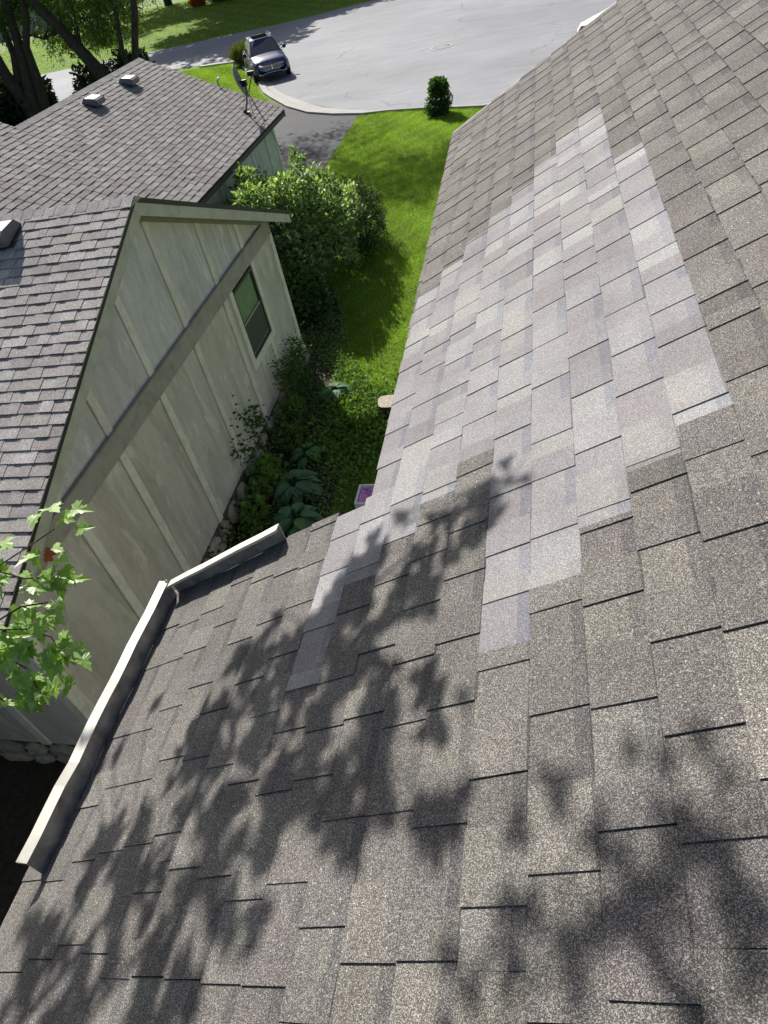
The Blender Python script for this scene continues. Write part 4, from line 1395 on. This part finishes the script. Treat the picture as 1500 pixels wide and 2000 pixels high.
# big shade trees across the street, crowns above the picture
DK = [(.03, .07, .012), (.045, .09, .018), (.06, .11, .02)]
for i, (x, y, s) in enumerate(((-45, 99, 1.25), (-34, 103, 1.2), (-21, 97, 1.25), (-31, 93, 1.0))):
    h_ = 9.5 * s if i < 3 else 11.5
    rng_ = random.Random(70 + i)
    cl = [((x + rng_.uniform(-6.5, 6.5) * s, y + rng_.uniform(-6.5, 6.5) * s, h_ + 1 + rng_.uniform(-1.5, 4.5) * s), (3.0 * s, 3.0 * s, 2.0 * s), 1400) for _ in range(17)]
    if i == 3: cl = [((rng_.uniform(-38, -20), rng_.uniform(69, 92), 11.0 + rng_.uniform(-.6, 3.5)), (3.0, 3.0, 1.6), 1500) for _ in range(24)]
    tree('shade_tree', ['broad shade tree standing far back on the left of the far lawn', 'broad shade tree behind the orange shrub bed', 'broad shade tree on the far lawn right of the variegated shrub', 'slimmer shade tree nearest the street on the far lawn'][i],
         [([(x, y, 0), (x + .1, y, 4), (x - .2, y + .2, h_ * .8), (x, y, h_ + 3)], [.42 * s, .36 * s, .28 * s, .1])], cl, (.6, .6, DK, 16, .3), 80 + i, group='shade trees across the street')
# far background trees closing the horizon at the upper left
for i, (x, y, r) in enumerate(((-92, 128, 9), (-78, 140, 10), (-108, 112, 8), (-62, 150, 9))):
    tree('background_tree', ['dense green tree far off at the upper left, second from the edge', 'dense tall tree far off behind the grey roof', 'dense green tree at the far left edge', 'dense green tree far off, rightmost of the distant row'][i],
         [([(x, y, 0), (x, y, 3), (x + .3, y, 7)], [.5, .4, .2])], [((x, y, 6), (r * .8, r * .8, 4.5), 1600), ((x + 3, y, 9), (r * .6, r * .6, 4), 1100), ((x - 3, y + 1, 4), (r * .7, r * .7, 3), 1100)], (.9, .6, DK, 12, .2), 90 + i, group='distant trees')

# far house, a grey roof between the trunks
fh = thing('distant_house', (-72, 104, 0), 'distant house whose grey roof shows between the tree trunks', 'house')
mb = MB(); mb.box((-80, 100, 0), (-64, 108, 2.8), (.4, .4, .38)); mb.build('wall', M['stucco'], fh)
mb = MB(); mb.poly([(-80.5, 99.4, 2.7), (-63.5, 99.4, 2.7), (-63.5, 104, 4.9), (-80.5, 104, 4.9), (-63.5, 108.6, 2.7), (-80.5, 108.6, 2.7)], [(0, 1, 2, 3), (3, 2, 4, 5), (0, 3, 5), (1, 4, 2)], (.22, .22, .24)); mb.build('roof', M['shingle_nb'], fh)
for x in (-77, -72.5, -67):
    mb = MB(); mb.box((x, 99.96, 1.0), (x + 1.4, 99.99, 2.2)); mb.build('window', M['glass'], fh)
mb = MB(); mb.box((-70, 99.96, 0), (-69, 99.99, 2.1), (.2, .1, .08)); mb.build('door', M['trim'], fh)


# ------------------------------------------------------------------ the maple whose branches hang over the roof
def maple_leaf_mesh(seed, s=1.0):
    rg = random.Random(seed)
    out = [(0, -.04), (.10, .02), (.30, -.10), (.34, .02), (.52, .10), (.40, .20), (.44, .38), (.26, .36), (.20, .46), (.24, .62), (.14, .66), (0, .98)]
    half = [(x * rg.uniform(.9, 1.1), y * rg.uniform(.94, 1.06)) for x, y in out]
    ring = half + [(-x * rg.uniform(.9, 1.1), y * rg.uniform(.94, 1.06)) for x, y in reversed(half[1:-1])]
    V = [(0, .30, .02)]
    curl = rg.uniform(.1, .5); fold = rg.uniform(.05, .35)
    for x, y in ring:
        V.append((x, y, fold * abs(x) - curl * (y - .3) ** 2 * .6 - curl * .4 * x * x + rg.uniform(-.02, .02)))
    n = len(ring)
    F = [(0, 1 + i, 1 + (i + 1) % n) for i in range(n)]
    V += [(-.008, -.04, 0), (.008, -.04, 0), (.004, -.45, -.05), (-.004, -.45, -.05)]
    F.append((n + 1, n + 4, n + 3, n + 2))
    me = bpy.data.meshes.new('leaf')
    me.from_pydata([(x * s, y * s, z * s) for x, y, z in V], [], F)
    me.materials.append(M['maple'])
    return me


LEAF = [maple_leaf_mesh(100 + i) for i in range(6)]
mt = thing('maple_tree', (-7.2, .6, 0), 'maple tree whose leafy branch hangs in at the left picture edge', 'tree')
MO = Vector((-7.2, .6, 0))
TRK = [Vector(p) for p in ((-7.2, .6, 0), (-7.15, .8, 3), (-6.9, 1.4, 6), (-6.6, 2.2, 9), (-6.4, 3.0, 12), (-6.2, 3.6, 15))]
mb = MB(); mb.tube(TRK, [.30, .26, .22, .17, .12, .05], 12); mb.build('trunk', M['bark'], mt, smooth=True)
BLOBS = [(-0.69, 1.6, 0.05), (-0.76, 1.61, 0.06), (-0.83, 1.66, 0.06), (-0.86, 1.57, 0.09), (-0.93, 1.47, 0.1), (-0.99, 1.39, 0.11), (-1.17, 1.67, 0.05), (-1.22, 1.62, 0.06), (-1.27, 1.56, 0.06), (-1.31, 1.47, 0.08), (-1.36, 1.4, 0.08), (-1.05, 1.32, 0.1), (-1.41, 1.32, 0.09), (-1.32, 1.32, 0.1), (-1.16, 1.24, 0.08), (-1.42, 1.21, 0.09), (-1.23, 1.1, 0.1), (-1.73, 1.43, 0.045), (-1.75, 1.34, 0.06), (-1.51, 1.19, 0.08), (-1.59, 1.16, 0.1), (-1.77, 1.23, 0.09), (-1.34, 1.0, 0.1), (-1.51, 1.01, 0.11), (-1.75, 1.06, 0.1), (-1.84, 0.99, 0.1), (-1.95, 0.9, 0.09), (-1.59, 0.91, 0.11), (-1.36, 0.86, 0.1), (-1.11, 0.89, 0.09), (-0.96, 0.9, 0.08), (-0.9, 0.8, 0.06), (-1.19, 0.77, 0.09), (-1.44, 0.74, 0.12), (-1.69, 0.78, 0.11), (-1.93, 0.76, 0.09), (-1.25, 0.64, 0.1), (-1.1, 0.68, 0.07), (-0.92, 0.6, 0.08), (-0.99, 0.57, 0.06), (-1.13, 0.55, 0.07), (-2.06, 0.68, 0.08), (-2.24, 0.62, 0.09), (-1.72, 0.62, 0.11), (-1.45, 0.58, 0.09), (-1.9, 0.52, 0.09), (-2.04, 0.48, 0.1), (-2.28, 0.49, 0.06), (-2.26, 0.38, 0.08), (-2.46, 0.39, 0.07), (-1.59, 0.46, 0.1), (-1.74, 0.38, 0.08), (-1.48, 0.35, 0.07), (-1.96, 0.28, 0.1), (-2.37, 0.25, 0.08), (-1.62, 0.25, 0.08), (-1.77, 0.2, 0.09), (-1.39, 0.42, 0.05), (-2.09, 0.19, 0.08), (-0.43, 0.62, 0.05), (-0.43, 0.56, 0.07), (-0.43, 0.5, 0.06), (-0.57, 0.54, 0.09), (-0.55, 0.51, 0.06), (-0.31, 0.58, 0.07), (-0.27, 0.61, 0.08), (-0.35, 0.51, 0.08), (-0.27, 0.51, 0.07), (-0.37, 0.47, 0.06), (-0.66, 0.45, 0.08), (-0.69, 0.42, 0.08), (-0.49, 0.42, 0.09), (-0.51, 0.38, 0.07), (-0.79, 0.36, 0.08), (-0.83, 0.32, 0.07), (-0.79, 0.26, 0.09), (-0.71, 0.28, 0.08), (-0.64, 0.3, 0.06), (-0.58, 0.34, 0.06), (-0.36, 0.4, 0.08), (-0.34, 0.34, 0.1), (-0.32, 0.29, 0.1), (-0.37, 0.27, 0.09), (-0.45, 0.3, 0.06), (-0.29, 0.41, 0.07), (-2.34, 1.13, 0.05), (-2.47, 1.01, 0.05), (-2.55, 0.96, 0.04)]


def leaf_matrix(c, d, up, s):
    y = Vector(d).normalized(); x = y.cross(Vector(up)).normalized(); z = x.cross(y)
    return Matrix.Translation(c) @ Matrix((x, y, z)).transposed().to_4x4() @ Matrix.Scale(s, 4)


canopy_v, canopy_f = [], []


def add_leaf(m, seed):
    me = LEAF[seed % 6]
    b = len(canopy_v)
    canopy_v.extend(tuple(m @ v.co) for v in me.vertices)
    for p in me.polygons: canopy_f.append([b + i for i in p.vertices])


sunv = Vector(SUN).normalized()
limb_pts = []
tw = MB()
SUNV = Vector(SUN)


def grp(u, y):
    if u > -0.85 and y < .68: return 2
    return 0 if y > .85 else 1


TT = {0: 2.05, 1: 2.4, 2: 2.6}
cent = {}
for u, y, r in BLOBS:
    g = grp(u, y)
    c = Vector(P(u, y)) + SUNV * (TT[g] + rnd(-.25, .35))
    cent.setdefault(g, []).append((c, r, u))
for g, lst in cent.items():
    mean = sum((q_[0] for q_ in lst), Vector()) / len(lst)
    start = min(TRK, key=lambda q: (q - mean).length + abs(q.z - mean.z + 1.5) * 2)
    side = (mean - start)
    spine = [start + side * k / 6 + Vector((0, 0, .55 * math.sin(math.pi * k / 6))) for k in range(7)]
    spine.append(mean + side * .12)
    tw.tube(spine, [(.45 if g == 2 else .75) * q_ for q_ in (.07, .06, .05, .04, .028, .018, .011, .006)], 7)
    for c, r, u_ in lst:
        q = min(spine[3:], key=lambda s_: (s_ - c).length)
        tw.tube([q, q.lerp(c, .5) + Vector((0, 0, .04)), c], [.006, .004, .003], 5)
        for k in range(2 if r < .062 else (int(r / (.0145 if u_ > -1.3 else .0105)) if g < 2 else max(1, int(r / .036)))):
            off = Vector((rnd(-1, 1), rnd(-1, 1), rnd(-1, 1))) * r * .75
            d = Vector((rnd(-1, 1), rnd(-1, 1), rnd(-.7, .1)))
            up_ = sunv * .8 + Vector((rnd(-1, 1), rnd(-1, 1), rnd(-.2, 1))) * .6
            s_ = rnd(.055, .075) if r < .062 else (rnd(.085, .135) if g < 2 else rnd(.065, .095))
            add_leaf(leaf_matrix(c + off, d, up_, s_), random.randint(0, 5))
# rest of the crown, round the trunk and above the shaded yard
for k in range(900):
    a = rnd(0, 6.28); rr = rnd(.4, 3.2); z = rnd(6.5, 14)
    c = Vector((-7.2 + math.cos(a) * rr, -0.6 + math.sin(a) * rr * .8, z))
    d = Vector((rnd(-1, 1), rnd(-1, 1), rnd(-.7, .1)))
    add_leaf(leaf_matrix(c, d, Vector((rnd(-.6, .6), rnd(-.6, .6), 1)), rnd(.13, .22)), k)
for k in range(14):
    a = rnd(0, 6.28); z0 = rnd(4.5, 11)
    q = min(TRK, key=lambda s_: abs(s_.z - z0))
    e_ = Vector((-7.2 + math.cos(a) * 2.6, -.6 + math.sin(a) * 2.1, z0 + 1.6))
    tw.tube([q, q.lerp(e_, .5) + Vector((0, 0, .3)), e_], [.05, .03, .01], 6)
me = bpy.data.meshes.new('crown'); me.from_pydata([tuple(Vector(v) - MO) for v in canopy_v], [], canopy_f); me.materials.append(M['maple'])
o = link('crown', me, mt); o['kind'] = 'stuff'

# the visible branch: separate leaves on twigs
TIPS = [[(-3.35, 1.55, 4.72), (-2.95, 1.75, 4.80), (-2.62, 1.90, 4.87), (-2.44, 2.02, 4.92), (-2.32, 2.09, 4.96)],
        [(-2.62, 1.90, 4.87), (-2.48, 1.90, 4.80), (-2.33, 1.93, 4.78)],
        [(-3.3, 1.45, 4.55), (-2.95, 1.58, 4.66), (-2.68, 1.68, 4.66), (-2.48, 1.72, 4.62), (-2.36, 1.72, 4.56), (-2.27, 1.64, 4.47)],
        [(-2.95, 1.58, 4.66), (-2.72, 1.66, 4.57), (-2.50, 1.60, 4.45), (-2.42, 1.52, 4.38)],
        [(-2.95, 1.58, 4.60), (-2.75, 1.50, 4.48), (-2.60, 1.46, 4.36)],
        [(-2.68, 1.68, 4.66), (-2.5, 1.80, 4.70), (-2.36, 1.83, 4.70)]]
TIPS = [[(x - .095, y - .02, z - .03) for x, y, z in p_] for p_ in TIPS]
tw.tube([TRK[1], TRK[1].lerp(Vector((-3.3, 1.5, 4.6)), .5) + Vector((0, 0, .5)), Vector((-3.3, 1.5, 4.62))], [.05, .03, .012], 7)
for k, path in enumerate(TIPS): tw.tube(path, [.0055 - .0006 * i for i in range(len(path))], 6)
tw.build('branch', M['twig'], mt, smooth=True)
cnt = (32, 12, 52, 30, 16, 3)
for path, n in zip(TIPS, cnt):
    pa = [Vector(p) for p in path]
    for k in range(n):
        s_ = rnd(0.15, len(pa) - 1.001) if k > 2 else len(pa) - 1.01
        i = int(s_); c = pa[i].lerp(pa[i + 1], s_ - i)
        ax = (pa[i + 1] - pa[i]).normalized()
        big = n > 30
        off = Vector((rnd(-1, 1), rnd(-1, 1), rnd(-.8, .7))) * (.11 if big else .07)
        d = ax * .7 + Vector((rnd(-1, 1), rnd(-1.2, .5), rnd(-.55, .1)))
        up_ = Vector((rnd(-.5, .5), rnd(-.5, .5), 1)) + sunv * .3
        o = link('leaf', LEAF[random.randint(0, 5)], mt)
        o.matrix_world = Matrix.Translation(-MO) @ leaf_matrix(c + off, d, up_, rnd(.085, .130))
red = maple_leaf_mesh(333); red.materials.clear(); red.materials.append(M['maple_red'])
for c in ((-2.455, 1.975, 4.865), (-2.46, 1.96, 4.845), (-2.53, 1.90, 4.80)):
    o = link('leaf', red, mt); o['label'] = 'curled red-brown leaf'
    o.matrix_world = Matrix.Translation(-MO) @ leaf_matrix(Vector(c), (rnd(-1, 1), .3, -.8), (.5, -.4, .7), .06)


# ------------------------------------------------------------------ vehicles
def loft(mb, rings, close=True, col=None):
    n = len(rings[0]); b = len(mb.v)
    for r in rings: mb.v.extend(tuple(p) for p in r)
    for i in range(len(rings) - 1):
        for k in range(n - 1):
            mb.f.append([b + i * n + k, b + i * n + k + 1, b + (i + 1) * n + k + 1, b + (i + 1) * n + k]); mb.c.append((1, 1, 1))
    if close:
        mb.f.append([b + k for k in range(n)]); mb.c.append((1, 1, 1))
        mb.f.append([b + (len(rings) - 1) * n + k for k in range(n)][::-1]); mb.c.append((1, 1, 1))


def build_suv():
    t = thing('parked_car', (-15.05, 43.3, .008), 'dark blue SUV parked at the kerb facing the houses', 'car')
    t.rotation_euler = (0, 0, math.radians(180 + 25)); t.scale = (1.05, 1.05, 1.05)
    I = Matrix.Identity(4)
    B = lambda mb, nm, mat, par=t, **k: mb.build(nm, M[mat], par, M=I, **k)
    # local: x right, y forward, z up
    st = [(-2.40, .78, .80, .55, .92), (-2.33, .88, .92, .42, .98), (-2.0, .94, 1.03, .26, 1.06), (-1.2, .965, 1.06, .24, 1.09), (0, .965, 1.03, .24, 1.06), (.75, .962, 1.0, .24, 1.06), (1.15, .955, .97, .25, 1.07), (1.7, .94, .92, .27, 1.02), (2.08, .91, .86, .30, .95), (2.28, .85, .76, .36, .86), (2.39, .76, .62, .42, .72)]
    rings = []
    for y, w, zs, zb, zt in st:
        half = [(w * .86, zb), (w * .985, zb + .10), (w, zs * .62), (w * .985, zs * .86), (w * .94, zs), (w * .84, zs + (zt - zs) * .6), (w * .5, zt), (w * .2, zt + .012)]
        rings.append([(x, y, z) for x, z in half] + [(-x, y, z) for x, z in reversed(half)])
    mb = MB(); loft(mb, [r + [r[0]] for r in rings]); B(mb, 'body', 'paint', smooth=True)
    # greenhouse
    g0 = [(.86, .98, 1.03), (.87, .2, 1.05), (.87, -1.0, 1.08), (.84, -1.9, 1.08), (.74, -2.22, 1.06)]
    g1 = [(.60, .10, 1.60), (.64, -.3, 1.645), (.645, -1.0, 1.65), (.61, -1.7, 1.60), (.56, -1.95, 1.55)]
    mb = MB()
    rr = []
    for (a, b) in zip(g0, g1):
        rr.append([(a[0], a[1], a[2] - .05), (a[0], a[1], a[2]), (b[0], b[1], b[2]), (b[0] * .55, b[1] + .02, b[2] + .03), (-b[0] * .55, b[1] + .02, b[2] + .03), (-b[0], b[1], b[2]), (-a[0], a[1], a[2]), (-a[0], a[1], a[2] - .05)])
    loft(mb, rr); B(mb, 'cabin', 'paint', smooth=False)

    def quad(nm, mat, pts, par=t):
        m_ = MB(); m_.poly(pts, [(0, 1, 2, 3)]); return B(m_, nm, mat, par)
    lp = lambda a, b, s: tuple(a[i] + (b[i] - a[i]) * s for i in range(3))
    # windscreen just proud of the cabin front
    quad('windscreen', 'carglass', [(-.80, .985, 1.065), (.80, .985, 1.065), (.565, .155, 1.575), (-.565, .155, 1.575)])
    quad('rear_window', 'carglass', [(.68, -2.235, 1.10), (-.68, -2.235, 1.10), (-.53, -2.0, 1.50), (.53, -2.0, 1.50)])
    for s in (1, -1):
        for (i0, f0, i1, f1) in ((0, .12, 1, .95), (1, 1.05, 2, 1.0), (2, .08, 3, .75)):
            def G(gg, i, f):
                i2 = min(i + 1, 4); return lp(gg[i], gg[i2], f) if f <= 1 else lp(gg[i2], gg[min(i2 + 1, 4)], f - 1)
            if i0 == 0: a, b = G(g0, 0, .25), G(g0, 0, 1.0); c, d = G(g1, 0, .9), G(g1, 0, .2)
            elif i0 == 1: a, b = G(g0, 1, .08), G(g0, 1, .95); c, d = G(g1, 1, .95), G(g1, 1, .08)
            else: a, b = G(g0, 2, .05), G(g0, 2, .85); c, d = G(g1, 2, .85), G(g1, 2, .05)
            q = [lp(a, d, .1), lp(b, c, .1), lp(b, c, .86), lp(a, d, .86)]
            quad('side_window', 'carglass', [(s * (p[0] + .006), p[1], p[2]) for p in q])
        mb = MB(); mb.tube([(s * .60, .05, 1.66), (s * .615, -.3, 1.715), (s * .60, -1.4, 1.70), (s * .57, -1.75, 1.645)], .02, 8); B(mb, 'roof_rail', 'chrome', smooth=True)
        mb = MB(); mb.lathe([(.02, -.10), (.085, -.07), (.10, 0), (.085, .08), (.02, .10)], (s * 1.07, .62, 1.14), (1, 0, .1), 14); mb.bar((s * .9, .66, 1.08), (s * 1.02, .63, 1.11), .05, .03); B(mb, 'mirror', 'paint', smooth=True)
        # headlamp wrapping the corner
        mb = MB(); mb.hexa([(s * .44, 2.352, .70), (s * .80, 2.245, .73), (s * .84, 2.10, .78), (s * .44, 2.26, .74), (s * .44, 2.325, .79), (s * .79, 2.21, .83), (s * .83, 2.06, .86), (s * .44, 2.24, .80)] if s > 0 else [(s * .80, 2.245, .73), (s * .44, 2.352, .70), (s * .44, 2.26, .74), (s * .84, 2.10, .78), (s * .79, 2.21, .83), (s * .44, 2.325, .79), (s * .44, 2.24, .80), (s * .83, 2.06, .86)]); B(mb, 'headlight', 'lamp')
        # winged grille half with bars
        gp = [(.05, 2.425, .56), (.30, 2.41, .50), (.60, 2.375, .60), (.64, 2.35, .72), (.30, 2.395, .73), (.05, 2.41, .72)]
        mb = MB(); mb.poly([(s * x, y + .012, z) for x, y, z in gp], [(0, 1, 2, 3, 4, 5)] if s > 0 else [(5, 4, 3, 2, 1, 0)]); gr = B(mb, 'grille', 'black')
        mb = MB()
        for k in range(5):
            z = .545 + k * .036; mb.bar((s * .06, 2.44, z), (s * (.40 + .05 * k), 2.415, z + .01), .012, .012)
        B(mb, 'slat', 'alum', gr)
        mb = MB(); mb.tube([(s * x, y + .018, z) for x, y, z in gp] + [(s * gp[0][0], gp[0][1] + .018, gp[0][2])], .012, 6); B(mb, 'grille_frame', 'chrome', gr)
        mb = MB(); mb.lathe([(.02, 0), (.05, .01)], (s * .68, 2.34, .40), (0, 1, 0), 10); B(mb, 'fog_lamp', 'lamp')
        mb = MB(); mb.box((s * .80 - .09, -2.37, .86), (s * .80 + .09, -2.27, .98)); B(mb, 'tail_light', 'tail')
        mb = MB(); mb.tube([(s * .965, .75, 1.0), (s * .972, -.2, 1.03), (s * .972, -1.2, 1.065)], .012, 6); B(mb, 'window_trim', 'chrome')
        mb = MB(); mb.tube([(s * .97, 1.0, .36), (s * .985, -1.0, .36)], .02, 6); B(mb, 'sill_trim', 'chrome')
        for y in (1.45, -1.42):
            mb = MB(); mb.lathe([(.43, -.02), (.43, .004), (.36, .006)], (s * .945, y, .40), (s, 0, 0), 24); B(mb, 'wheel_arch', 'black')
            mb = MB(); mb.lathe([(.23, -.20), (.345, -.19), (.365, -.15), (.365, .0), (.345, .03), (.24, .035)], (s * .955, y, .365), (s, 0, 0), 28); wh = B(mb, 'wheel', 'tyre', smooth=True)
            mb = MB(); mb.lathe([(.24, .02), (.20, .0), (.06, .012), (.0, .02)], (s * .958, y, .365), (s, 0, 0), 20)
            for k in range(10):
                a = k * math.pi / 5; mb.bar((s * .982, y + math.cos(a) * .05, .365 + math.sin(a) * .05), (s * .985, y + math.cos(a) * .23, .365 + math.sin(a) * .23), .03, .012, (1, 0, 0))
            B(mb, 'rim', 'alum', wh)
    quad('sunroof', 'carglass', [(-.40, .0, 1.668), (.40, .0, 1.668), (.42, -1.0, 1.693), (-.42, -1.0, 1.693)])
    mb = MB(); mb.bar((0, 2.452, .53), (0, 2.44, .75), .05, .02, (0, 1, 0)); B(mb, 'badge', 'chrome')
    mb = MB(); mb.tube([(-.72, 2.33, .42), (-.55, 2.40, .36), (-.38, 2.43, .42), (.38, 2.43, .42), (.55, 2.40, .36), (.72, 2.33, .42)], .018, 6); B(mb, 'bumper_trim', 'chrome')
    mb = MB(); mb.box((-.60, 2.30, .26), (.60, 2.405, .36)); B(mb, 'air_intake', 'black', bevel=.02)
    mb = MB(); mb.box((-.16, 2.41, .44), (.16, 2.432, .53)); B(mb, 'number_plate', 'plate')
    return t


build_suv()


def build_van():
    h = Vector((.51, .86, 0)).normalized(); r = Vector((h.y, -h.x, 0))
    c0 = Vector((1.11, 28.87, 0)); ctr = c0 + r * 1.0 + h * 2.6
    t = thing('parked_van', (ctr.x, ctr.y, .012), 'white van whose rear corner shows beyond the roof edge', 'van')
    t.rotation_euler = (0, 0, math.atan2(h.y, h.x) - math.pi / 2)
    I = Matrix.Identity(4); B = lambda mb, nm, mat, par=t, **k: mb.build(nm, M[mat], par, M=I, **k)
    st = [(-2.60, .93, .45, 1.95, 2.12), (-2.55, .98, .35, 2.02, 2.18), (-1.0, 1.0, .32, 2.05, 2.2), (.9, 1.0, .32, 2.05, 2.2), (1.25, .99, .32, 1.98, 2.12), (1.95, .97, .32, 1.18, 1.28), (2.45, .93, .36, .98, 1.06), (2.6, .80, .42, .70, .78)]
    rings = []
    for y, w, zb, zs, zt in st:
        half = [(w * .9, zb), (w, zb + .12), (w, (zb + zs) / 2), (w * .93, zs), (w * .80, zt), (w * .3, zt + .02)]
        rings.append([(x, y, z) for x, z in half] + [(-x, y, z) for x, z in reversed(half)])
    mb = MB(); loft(mb, [q + [q[0]] for q in rings]); B(mb, 'body', 'vanwhite', smooth=True)
    mb = MB(); mb.box((-.86, -2.625, .55), (.86, -2.585, 1.88)); B(mb, 'rear_door', 'teal', bevel=.02)
    mb = MB(); mb.box((-.78, -2.635, 1.25), (.78, -2.61, 1.82)); B(mb, 'rear_window', 'carglass')
    mb = MB(); mb.box((-.9, -2.68, .40), (.9, -2.58, .54)); B(mb, 'bumper', 'black', bevel=.02)
    for s in (1, -1):
        mb = MB(); mb.box((s * .84 - .05, -2.66, 1.84), (s * .84 + .05, -2.60, 1.94)); B(mb, 'tail_light', 'tail')
        mb = MB(); mb.poly([(s * 1.003, 1.0, 1.2), (s * 1.003, -.1, 1.2), (s * .965, -.1, 1.85), (s * .965, .9, 1.85)], [(0, 1, 2, 3)]); B(mb, 'side_window', 'carglass')
        for y in (1.6, -1.6):
            mb = MB(); mb.lathe([(.2, -.2), (.34, -.18), (.35, 0), (.2, .02), (0, .0)], (s * .97, y, .35), (s, 0, 0), 20); B(mb, 'wheel', 'tyre', smooth=True)
    mb = MB(); mb.poly([(-.85, 1.93, 1.25), (.85, 1.93, 1.25), (.78, 1.29, 2.0), (-.78, 1.29, 2.0)], [(0, 1, 2, 3)]); B(mb, 'windscreen', 'carglass')


build_van()

# ------------------------------------------------------------------ small things beside the own wall
lg = thing('log_stump', (-2.70, 9.75, 0), 'pale sawn log stump standing on the lawn at the roof edge', 'log')
mb = MB()
ring = [(math.cos(a) * .24 * (1 + .12 * math.sin(a * 3 + 1)), math.sin(a) * .22 * (1 + .1 * math.cos(a * 2))) for a in [k * math.pi / 8 for k in range(16)]]
V = [(-2.70 + x * s_, 9.75 + y * s_, z) for z, s_ in ((-.01, 1.12), (.12, 1.0), (.33, .97)) for x, y in ring]
mb.poly(V, [(i * 16 + k, i * 16 + (k + 1) % 16, (i + 1) * 16 + (k + 1) % 16, (i + 1) * 16 + k) for i in range(2) for k in range(16)]); mb.build('bark', M['bark'], lg)
mb = MB(); mb.poly([(-2.70 + x * .965, 9.75 + y * .965, .332) for x, y in ring], [tuple(range(16))]); mb.build('cut_face', M['logend'], lg)

bx = thing('toy_box', (-2.55, 7.42, 0), 'pink and lilac open box at the roof corner', 'box')
mb = MB()
for a, b in (((-2.86, 7.20, 0), (-2.83, 7.64, .26)), ((-2.42, 7.20, 0), (-2.39, 7.64, .26)), ((-2.829, 7.20, 0), (-2.421, 7.23, .26)), ((-2.829, 7.61, 0), (-2.421, 7.64, .26))): mb.box(a, b)
mb.build('box_frame', M['pinkrim'], bx)
mb = MB(); rg = random.Random(5)
gv = [(-2.82 + .4 * i / 6, 7.235 + .37 * j / 6, .19 + rg.uniform(-.04, .05)) for i in range(7) for j in range(7)]
mb.poly(gv, [(i * 7 + j, (i + 1) * 7 + j, (i + 1) * 7 + j + 1, i * 7 + j + 1) for i in range(6) for j in range(6)]); mb.build('pink_content', M['pink'], bx)
